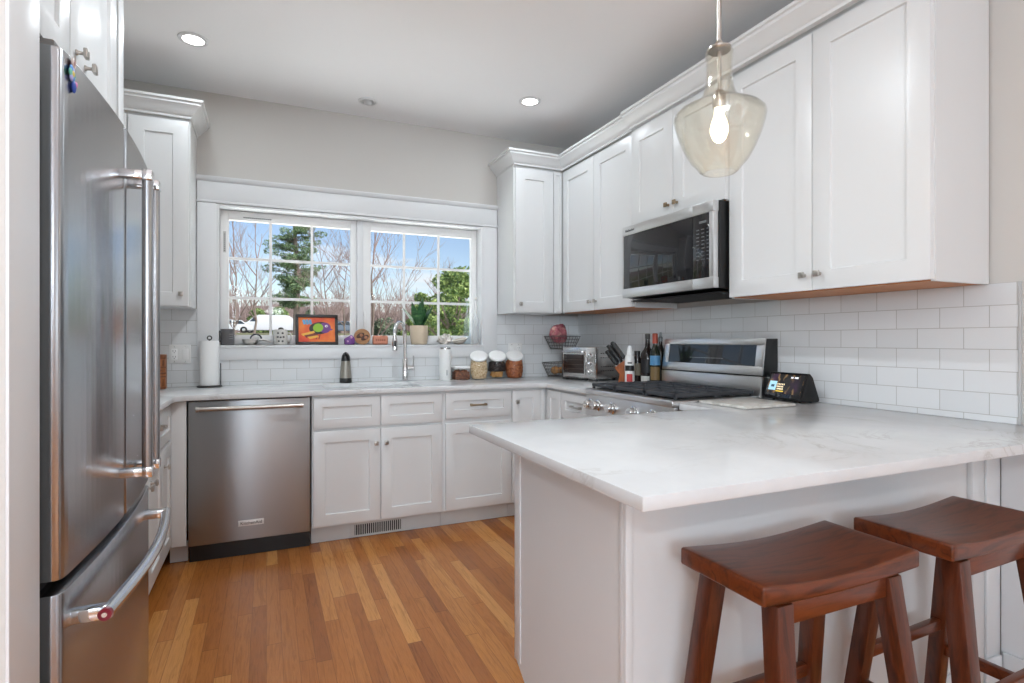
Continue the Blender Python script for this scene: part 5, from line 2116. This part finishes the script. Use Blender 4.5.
t = thing('clay_block', 'small reddish clay block with pressed lettering on the sill left of the plant', 'ornament', (x, SY, SZ))
b = MB()
b.box(x - 0.054, x + 0.054, SY - 0.02, SY + 0.02, SZ, SZ + 0.066, 0.010, 3)
b.build('block', mat('clay_pink', rgb(196, 130, 106), 0.7), t)
b = MB()
for k in range(5):
    b.box(x - 0.034 + k * 0.0145, x - 0.025 + k * 0.0145, SY - 0.0208, SY - 0.0196, SZ + 0.026, SZ + 0.040, 0.0002)
b.build('lettering', mat('clay_dark', rgb(150, 88, 68), 0.7), t)

# snake plant
x = 1.043
t = thing('potted_plant', 'green snake plant in a beige pot on the window sill', 'plant', (x, SY, SZ))
b = MB()
b.lathe([(0, 0), (0.050, 0.0), (0.058, 0.006), (0.066, 0.06), (0.066, 0.138), (0.064, 0.141), (0.060, 0.138), (0.060, 0.12), (0, 0.12)], (x, SY, SZ), 36)
b.build('pot', m_wall('beige_pot', rgb(202, 184, 160), 0.6, 0.1), t)
b = MB()
b.lathe([(0, 0.127), (0.0595, 0.1205), (0.0595, 0.119), (0, 0.119)], (x, SY, SZ), 24)
b.build('soil', mat('soil', rgb(60, 44, 34), 0.9), t)
ml_ = mat('snake_leaf', rgb(46, 88, 52), 0.4)
n = NT(ml_)
n.link(n.ramp(n.noise(n.mapping(n.coord('Object'), (8, 8, 34)), 2.2, 3, 0.6), [(0.35, rgb(36, 72, 44)), (0.6, rgb(62, 108, 62)), (0.78, rgb(112, 150, 92))]), n.b.inputs['Base Color'])
rnd = random.Random(4)
for k, (a, ln_, h) in enumerate(((0.2, 0.00, 0.235), (1.0, 0.025, 0.215), (2.2, 0.045, 0.185), (3.1, 0.095, 0.150), (3.9, 0.06, 0.195), (4.7, 0.03, 0.20), (5.6, 0.07, 0.165), (0.0, 0.085, 0.175), (2.9, 0.055, 0.12), (6.0, 0.03, 0.16))):
    tb = bmesh.new()
    rows = []
    r0 = 0.022
    wmax = 0.029 if h > 0.14 else 0.021
    for i in range(9):
        f = i / 8
        w = wmax * (0.75 + 0.5 * f) if f < 0.45 else wmax * 0.975 * (1 - ((f - 0.45) / 0.55) ** 1.7) + 0.0006
        rad = r0 * (0.4 + 0.6) + ln_ * f ** 1.5
        c = Vector((x + rad * cos(a), SY + rad * sin(a) * 0.55, SZ + 0.118 + h * f))
        tan = Vector((-sin(a + 0.5 * f), cos(a + 0.5 * f), 0))
        nor = Vector((cos(a), sin(a), 0))
        rows.append([tb.verts.new(c - tan * w + nor * 0.004), tb.verts.new(c - nor * 0.002), tb.verts.new(c + tan * w + nor * 0.004), tb.verts.new(c + nor * 0.0035)])
    for A, B in zip(rows, rows[1:]):
        for j in range(4):
            tb.faces.new((A[j], A[(j + 1) % 4], B[(j + 1) % 4], B[j]))
    tb.faces.new(rows[0])
    tb.faces.new(rows[-1])
    bmesh.ops.recalc_face_normals(tb, faces=tb.faces[:])
    q = MB()
    q.bm.free()
    q.bm = tb
    b = MB()
    b.merge(q)
    b.build('leaf', ml_, t, ang=60)

# crumpled foil and a shallow dish
x = 1.246
tb = bmesh.new()
bmesh.ops.create_icosphere(tb, subdivisions=4, radius=1)
rnd = random.Random(8)
from mathutils import noise as mnoise
for v in tb.verts:
    c = v.co.copy()
    k = 1 + 0.55 * mnoise.noise(c * 2.1) + 0.25 * mnoise.noise(c * 5)
    v.co = Vector((c.x * 0.048 * k, c.y * 0.032 * k, max(-0.0375, c.z * 0.038 * k)))
b = MB()
b.bm.free()
b.bm = tb
bmesh.ops.translate(tb, verts=tb.verts[:], vec=(x, SY, SZ + 0.0378))
tag(b.build('crumpled_napkin', mat('pale_napkin', rgb(214, 208, 200), 0.6), origin=(x, SY, SZ), ang=20), 'crumpled pale napkin on the sill above the tall canister', 'napkin')
x = 1.364
t = thing('shallow_dish', 'shallow tilted white dish with brown underside on the sill', 'dish', (x, SY, SZ))
Md = Matrix.Translation((x, SY, SZ + 0.022)) @ Matrix.Rotation(radians(-14), 4, 'Y') @ Matrix.Rotation(radians(10), 4, 'X')
b = MB()
b.lathe([(0, -0.018), (0.022, -0.017), (0.044, -0.006), (0.062, 0.014), (0.064, 0.017), (0.060, 0.017), (0.042, 0.000), (0.02, -0.009), (0, -0.010)], (0, 0, 0), 32, M=Md @ Matrix.Diagonal((1, 0.62, 1, 1)))
b.build('bowl', mat('dish_tan', rgb(206, 196, 182), 0.35), t)
b = MB()
b.lathe([(0.0625, 0.0172), (0.0655, 0.0182), (0.0625, 0.0192), (0.0595, 0.0182), (0.0625, 0.0172)], (0, 0, 0), 32, M=Md @ Matrix.Diagonal((1, 0.62, 1, 1)))
b.build('rim', M_CERAM, t)

# glass bottles at the right end of the sill
M_BLUEGL = glass_mat('pale_blue_glass', (0.93, 0.97, 0.99, 1), 1.3, 0.02, 0, 0.12, (0.9, 0.96, 1.0, 1))
M_CLEARGL = glass_mat('frosted_white_glass', (0.97, 0.98, 0.98, 1), 1.3, 0.05, 0, 0.3, (1, 1, 1, 1))
for nm, lab, x, y, mg, hh in (('blue_glass_bottle', 'pale blue clear glass bottle on the sill against the right sash', 1.432, 4.112, M_BLUEGL, 1.0),
                              ('white_glass_bottle', 'whitish glass bottle with long narrow neck at right end of sill', 1.484, 4.058, M_CLEARGL, 1.03)):
    t = thing(nm, lab, 'bottle', (x, y, SZ), None, 'glass bottles on the sill')
    b = MB()
    r = 0.024
    b.lathe([(0, 0), (r, 0.0), (r + 0.003, 0.004), (r + 0.003, 0.155 * hh), (r, 0.185 * hh), (0.012, 0.225 * hh), (0.009, 0.25 * hh), (0.008, 0.325 * hh), (0.010, 0.33 * hh), (0.010, 0.338 * hh), (0.0065, 0.338 * hh)], (x, y, SZ), 24)
    b.build('glass', mg, t, ang=60)
    b = MB()
    b.lathe([(0, 0.3385 * hh), (0.008, 0.3385 * hh), (0.0085, 0.352 * hh), (0, 0.353 * hh)], (x, y, SZ), 16)
    b.build('stopper', mat('pale_cork', rgb(222, 216, 206), 0.7), t)

# ------------------------------------------------------------------ outside the window
M_ASPH = m_wall('asphalt', rgb(128, 126, 124), 0.9, 0.2)
M_LAWN = m_wall('winter_lawn', rgb(126, 124, 84), 0.95, 0.3)
M_BARK = mat('grey_bark', rgb(150, 136, 126), 0.9)
M_TWIG = mat('reddish_twigs', rgb(162, 140, 134), 0.9)
M_BRUSH = mat('brown_brush', rgb(162, 142, 136), 0.95)
M_CARW = mat('van_white', rgb(236, 238, 240), 0.25)
M_CARG = mat('car_glass', rgb(60, 72, 84), 0.08)
M_TYRE = mat('tyre_black', rgb(26, 26, 27), 0.8)


def gz(y):
    """ground height outside"""
    return -0.4 if y < 8 else min(2.0, -0.4 + 2.4 * (y - 8) / 58)


b = MB()
tb = bmesh.new()
rows = []
for y in (4.6, 8, 20, 35, 50, 66, 90, 150):
    rows.append([tb.verts.new((xx, y, gz(y) - 0.02)) for xx in (-90, -20, 0, 30, 60, 160)])
for A, B in zip(rows, rows[1:]):
    for k in range(5):
        tb.faces.new((A[k], A[k + 1], B[k + 1], B[k]))
b.bm.free()
b.bm = tb
o = b.build('ground_lawn', M_LAWN, smooth=False)
structure(o)
b = MB()
b.box(-90, 160, 66.2, 75.5, 1.985, 2.0)
M_CONC = m_wall('pale_concrete', rgb(226, 222, 214), 0.9)
structure(b.build('road', M_ASPH, smooth=False))
b = MB()
b.box(-9, 11, 4.55, 8.0, -0.44, -0.40)
structure(b.build('patio_reflector', M_CONC, smooth=False))  # unseen pale slab added to bounce light onto the kitchen ceiling
# low brown hill that closes the view
b = MB()
tb = bmesh.new()
rows = []
for j, (y, h) in enumerate(((92, 1.9), (97, 4.2), (104, 6.2), (116, 7.4), (150, 7.4))):
    rows.append([tb.verts.new((-90 + 250 * i / 40, y, h + (0.6 * sin(i * 0.9) + 0.4 * sin(i * 2.3) if j else 0))) for i in range(41)])
for A, B in zip(rows, rows[1:]):
    for k in range(40):
        tb.faces.new((A[k], A[k + 1], B[k + 1], B[k]))
b.bm.free()
b.bm = tb
mh = mat('wooded_hill', rgb(120, 104, 98), 0.95)
n = NT(mh)
n.link(n.ramp(n.noise(n.coord('Object'), 1.2, 5, 0.7), [(0.35, rgb(122, 106, 100)), (0.65, rgb(164, 146, 140))]), n.b.inputs['Base Color'])
structure(b.build('hill', mh))


def branches(b, p, d, L_, r, depth, rnd, mi=0, up=0.15, spread=0.7, kids=(3, 5)):
    n = 4
    pts = [p.copy()]
    rad = [r]
    dd = d.copy()
    for i in range(n):
        dd = (dd + Vector((rnd.uniform(-1, 1), rnd.uniform(-1, 1), rnd.uniform(-0.6, 1))) * 0.13 + Vector((0, 0, up * 0.3))).normalized()
        pts.append(pts[-1] + dd * L_ / n)
        rad.append(r * (1 - 0.62 * (i + 1) / n))
    b.tube(pts, rad, 5 if depth > 1 else 3, mi=mi, caps=False)
    if depth <= 0:
        return
    for k in range(rnd.randint(*kids)):
        f = rnd.uniform(0.3, 1.0)
        i = min(n - 1, int(f * n))
        q = pts[i].lerp(pts[i + 1], f * n - i)
        ax = Vector((rnd.uniform(-1, 1), rnd.uniform(-1, 1), rnd.uniform(-0.2, 0.6)))
        nd = (dd * (1 - spread * 0.5) + ax * spread + Vector((0, 0, up))).normalized()
        branches(b, q, nd, L_ * rnd.uniform(0.5, 0.75), max(rad[i] * 0.6, 0.009), depth - 1, rnd, mi, up, spread, kids)


def bare_tree(label, x, y, h, seed, kids=(3, 5), depth=3, twig=M_TWIG, group='bare trees across the road'):
    rnd = random.Random(seed)
    z = gz(y)
    t = thing('bare_tree', label, 'tree', (x, y, z), None, group)
    trunk = MB()
    r = h * 0.0105
    pts = [Vector((x, y, z - 0.1))]
    for i in range(5):
        pts.append(pts[-1] + Vector((rnd.uniform(-0.05, 0.05) * h * 0.4, rnd.uniform(-0.03, 0.03) * h, h * 0.13)))
    trunk.tube(pts, [r * (1 - 0.13 * i) for i in range(6)], 7)
    trunk.build('trunk', M_BARK, t)
    b = MB()
    for k in range(7):
        i = 1 + k % 5
        a = rnd.uniform(0, 2 * pi)
        d = Vector((cos(a) * 0.7, sin(a) * 0.7, 0.8)).normalized()
        branches(b, pts[i], d, h * rnd.uniform(0.28, 0.42), r * 0.5, depth, rnd, kids=kids)
    branches(b, pts[-1], Vector((0, 0, 1)), h * 0.4, r * 0.5, depth, rnd, kids=kids)
    b.build('branches', twig, t, smooth=False)
    return t


def ray_x(px, y):
    """world x at distance y for a column of the photograph, used to place the trees"""
    k = (px - 512) / 557.17
    c, s = cos(0.4153), sin(0.4153)
    return y * (s + k * c) / (c - k * s)


TREES = [('tall bare tree at far left of the left window sash', 236, 40, 8.6, 1), ('bare forked tree left of the tall pine in left sash', 254, 60, 11.2, 2),
         ('bare tree with reddish twigs right of the pine', 328, 46, 7.4, 3), ('bare pinkish tree at right edge of the left sash', 345, 56, 8.4, 4),
         ('large bare tree at left edge of the right sash, rising above the block', 371, 22, 6.4, 5), ('thin bare tree behind the snake plant', 402, 44, 5.2, 6),
         ('bare tree behind the bushy green tree in right sash', 441, 46, 5.6, 7)]
for lab, px, y, h, sd in TREES:
    bare_tree(lab, ray_x(px, y), y, h, sd, kids=(2, 4) if sd != 3 else (3, 4))

# brown undergrowth along the far side of the road: nobody could count it
rnd = random.Random(21)
b = MB()
for k in range(1500):
    y = rnd.uniform(84, 91)
    x = rnd.uniform(ray_x(210, y) - 3, ray_x(485, y) + 3)
    h = rnd.uniform(2.4, 6.6)
    p = Vector((x, y, 1.95))
    q = p + Vector((rnd.uniform(-0.5, 0.5), rnd.uniform(-0.4, 0.4), h * 0.5))
    e = q + Vector((rnd.uniform(-0.9, 0.9), rnd.uniform(-0.5, 0.5), h * 0.5))
    b.tube([p, q, e], [0.07, 0.05, 0.02], 3, caps=False)
    for j in range(3):
        s_ = q.lerp(e, rnd.random())
        b.tube([s_, s_ + Vector((rnd.uniform(-0.7, 0.7), rnd.uniform(-0.4, 0.4), rnd.uniform(0.2, 0.9)))], [0.035, 0.016], 3, caps=False)
tag(b.build('brown_undergrowth', M_BRUSH, origin=(20, 87, 1.95), smooth=False), 'brown leafless undergrowth along the far side of the road', 'undergrowth', kind='stuff')


def leaf_cloud(b, blobs, n, size, rnd, mats=3, flat_=0.6):
    tb = bmesh.new()
    tot = sum(r ** 2 for _, r, _ in blobs)
    for (c, r, sz) in blobs:
        for k in range(int(n * r * r / tot)):
            u = Vector((rnd.gauss(0, 1), rnd.gauss(0, 1), rnd.gauss(0, 1))).normalized() * (r * rnd.uniform(0.72, 1.0))
            p = Vector(c) + Vector((u.x, u.y, u.z * sz))
            a = Vector((rnd.uniform(-1, 1), rnd.uniform(-1, 1), rnd.uniform(-1, 1))).normalized()
            d = a.cross(Vector((rnd.uniform(-1, 1), rnd.uniform(-1, 1), rnd.uniform(-1, 1)))).normalized()
            s = size * rnd.uniform(0.6, 1.3)
            vs = [tb.verts.new(p + a * s), tb.verts.new(p + d * s * flat_), tb.verts.new(p - a * s), tb.verts.new(p - d * s * flat_)]
            f = tb.faces.new(vs)
            f.material_index = rnd.randrange(mats)
    me = bpy.data.meshes.new('tmp')
    tb.to_mesh(me)
    tb.free()
    b.bm.from_mesh(me)
    bpy.data.meshes.remove(me)


def leafm(name, c):
    m = mat(name, c, 0.6)
    return m


# tall pine
rnd = random.Random(31)
px0, py0 = ray_x(296, 50), 50
z0 = gz(py0)
t = thing('pine_tree', 'tall green pine with layered boughs in the left sash', 'tree', (px0, py0, z0))
b = MB()
b.tube([(px0, py0, z0 - 0.1), (px0 + 0.1, py0, z0 + 5), (px0 - 0.1, py0, z0 + 9), (px0, py0, z0 + 13.2)], [0.27, 0.22, 0.15, 0.04], 8)
b.build('trunk', M_BARK, t)
b = MB()
g = MB()
blobs = []
for k in range(70):
    f = rnd.random()
    z = z0 + 2.6 + 10.4 * f
    reach = (2.5 * (1 - f) ** 0.5 + 0.3) * rnd.uniform(0.5, 1.08) * (0.62 if f < 0.25 else 1)
    a = rnd.uniform(0, 2 * pi)
    e = Vector((px0 + cos(a) * reach, py0 + sin(a) * reach, z + reach * 0.18))
    g.tube([(px0, py0, z), tuple(e)], [0.05, 0.015], 4, caps=False)
    for j in range(3):
        q = Vector((px0, py0, z)).lerp(e, 0.4 + 0.3 * j)
        blobs.append((q + Vector((0, 0, 0.1)), rnd.uniform(0.30, 0.70) * (1.1 - 0.3 * f), 0.5))
g.build('boughs', M_BARK, t, smooth=False)
leaf_cloud(b, blobs, 24000, 0.12, rnd, 3, 0.25)
b.build('needles', [leafm('pine_dark', rgb(92, 122, 92)), leafm('pine_mid', rgb(120, 150, 108)), leafm('pine_light', rgb(154, 178, 128))], t, smooth=False)


def bush(name, label, px, y, h, w, n, cols, seed, size=0.09, group='green shrubs outside'):
    rnd = random.Random(seed)
    x, z = ray_x(px, y), gz(y)
    t = thing(name, label, 'tree' if 'tree' in name else 'shrub', (x, y, z), None, group)
    b = MB()
    b.tube([(x, y, z - 0.05), (x + 0.05, y, z + h * 0.6)], [0.03 * h, 0.012 * h], 6)
    for k in range(14):
        a = rnd.uniform(0, 2 * pi)
        f = rnd.uniform(0.15, 0.6)
        b.tube([(x, y, z + h * f), (x + cos(a) * w * 0.4, y + sin(a) * w * 0.4, z + h * (f + 0.25))], [0.012 * h, 0.004 * h], 4, caps=False)
    b.build('stem', M_BARK, t, smooth=False)
    blobs = []
    tree_ = 'tree' in name
    for k in range(90 if tree_ else 46):
        f = rnd.random()
        prof = (0.55 + 0.45 * sin(pi * min(1, f * 1.1 + 0.12))) * (1 - 0.55 * f ** 2)
        a = rnd.uniform(0, 2 * pi)
        R = w * 0.5 * prof * math.sqrt(rnd.uniform(0.1, 1))
        blobs.append((Vector((x + R * cos(a), y + R * sin(a), z + 0.12 * h + 0.83 * h * f)), w * (rnd.uniform(0.05, 0.11) if tree_ else rnd.uniform(0.09, 0.17)), 0.8))
    b = MB()
    leaf_cloud(b, blobs, n, size, rnd, 3, 0.5)
    b.build('foliage', cols, t, smooth=False)


GREENS = [leafm('leaf_deep', rgb(96, 126, 72)), leafm('leaf_mid', rgb(134, 160, 90)), leafm('leaf_fresh', rgb(176, 194, 118))]
GREYGR = [leafm('leaf_sage', rgb(112, 128, 100)), leafm('leaf_sage_dark', rgb(84, 100, 78)), leafm('leaf_sage_pale', rgb(146, 158, 130))]
bush('green_tree', 'full fresh green tree filling the lower right of the right sash', 453, 13.5, 3.3, 2.4, 13000, GREENS, 41, 0.05)
bush('green_tree', 'looser olive green tree just left of the full green one', 425, 17.5, 2.75, 1.7, 6500, GREENS, 42, 0.065)
bush('evergreen_shrub', 'grey-green bush low in the right sash above the clay block', 384, 26, 1.75, 2.2, 5000, GREYGR, 43, 0.075)
bush('evergreen_shrub', 'fresh green bush behind the front of the white van', 258, 77.5, 3.1, 3.6, 4500, GREENS, 44, 0.16)
bush('evergreen_shrub', 'fresh green bush behind the rear of the white van', 280, 81, 3.5, 3.4, 4500, GREENS, 45, 0.16)
bush('evergreen_shrub', 'dark green bush right of the van behind the bird picture', 309, 79, 3.2, 3.4, 4000, GREYGR, 46, 0.16)


# vehicles by the road
def vehicle(name, label, cat, px, y, side, L_, width, body_col, windows, wheels, extra=None, zoff=2.0):
    x = ray_x(px, y)
    t = thing(name, label, cat, (x, y, zoff), None, 'parked vehicles')
    b = MB()
    b.prism([(x + u * L_, zoff + v) for u, v in side], y - width / 2, y + width / 2, 'Y', 0.06, seg=3)
    b.build('body', body_col, t)
    for pts in windows:
        b = MB()
        b.prism([(x + u * L_, zoff + v) for u, v in pts], y - width / 2 - 0.012, y - width / 2 + 0.01, 'Y')
        b.build('window', M_CARG, t)
    for u in wheels:
        for s in (-1, 1):
            b = MB()
            yy = y + s * (width / 2 - 0.10)
            b.lathe([(0, -0.11), (0.27, -0.11), (0.35, -0.08), (0.35, 0.08), (0.27, 0.11), (0, 0.11)], seg=20, M=Matrix.Translation((x + u * L_, yy + s * 0.04, zoff + 0.352)) @ Matrix.Rotation(pi / 2, 4, 'X'))
            wl = b.build('wheel', M_TYRE, t)
            b = MB()
            b.lathe([(0, 0), (0.17, 0), (0.17, 0.012), (0, 0.02)], seg=16, M=Matrix.Translation((x + u * L_, yy + s * 0.151, zoff + 0.352)) @ Matrix.Rotation(pi / 2 * (1 if s < 0 else -1), 4, 'X'))
            b.build('hubcap', M_STEEL2, wl)
    if extra:
        extra(t, x, y)
    return t


def rack(t, x, y):
    b = MB()
    for s in (-0.7, 0.7):
        b.box(x - 0.8, x + 2.3, y + s - 0.03, y + s + 0.03, 2.0 + 2.07, 2.0 + 2.13, 0.01)
    for u in (-0.6, 0.6, 2.1):
        b.box(x + u - 0.03, x + u + 0.03, y - 0.7, y + 0.7, 2.0 + 2.06, 2.0 + 2.10, 0.01)
    b.build('roof_rack', M_CARW, t)


vehicle('white_van', 'white cargo van with a roof rack parked across the road', 'van', 266, 71,
        [(-0.5, 0.35), (0.5, 0.35), (0.5, 1.9), (0.47, 2.05), (-0.17, 2.05), (-0.22, 1.98), (-0.36, 1.32), (-0.485, 1.08), (-0.5, 0.8)], 5.3, 1.95, M_CARW,
        [[(-0.325, 1.35), (-0.20, 1.35), (-0.20, 1.85), (-0.235, 1.85)]], (-0.32, 0.30), rack)
vehicle('white_truck', 'white box truck just behind the rear of the van', 'truck', 291, 73.6,
        [(-0.5, 0.4), (0.5, 0.4), (0.5, 1.2), (0.1, 1.25), (0.02, 1.98), (-0.36, 2.0), (-0.5, 1.9)], 4.2, 1.9, M_CARW,
        [[(-0.30, 1.3), (-0.08, 1.3), (-0.10, 1.85), (-0.30, 1.85)], [(-0.46, 1.3), (-0.34, 1.3), (-0.34, 1.85), (-0.46, 1.85)]], (-0.3, 0.32))
vehicle('white_car', 'white car at far left of the left sash, beside the dark mug', 'car', 231, 68.5,
        [(-0.5, 0.3), (0.5, 0.3), (0.5, 0.8), (0.38, 0.92), (0.25, 1.4), (-0.1, 1.45), (-0.3, 0.95), (-0.48, 0.82)], 4.3, 1.75, M_CARW,
        [[(-0.22, 0.98), (0.02, 0.98), (0.02, 1.36), (-0.08, 1.36)], [(0.05, 0.98), (0.33, 0.98), (0.23, 1.34), (0.05, 1.36)]], (-0.32, 0.3))
vehicle('blue_car', 'grey-blue car right of the bird picture at edge of left sash', 'car', 343, 68.5,
        [(-0.5, 0.3), (0.5, 0.3), (0.5, 0.8), (0.38, 0.92), (0.22, 1.4), (-0.1, 1.45), (-0.3, 0.95), (-0.48, 0.82)], 4.4, 1.75, mat('car_blue', rgb(120, 132, 146), 0.25),
        [[(-0.22, 0.98), (0.02, 0.98), (0.02, 1.36), (-0.08, 1.36)], [(0.05, 0.98), (0.33, 0.98), (0.2, 1.34), (0.05, 1.36)]], (-0.32, 0.3))
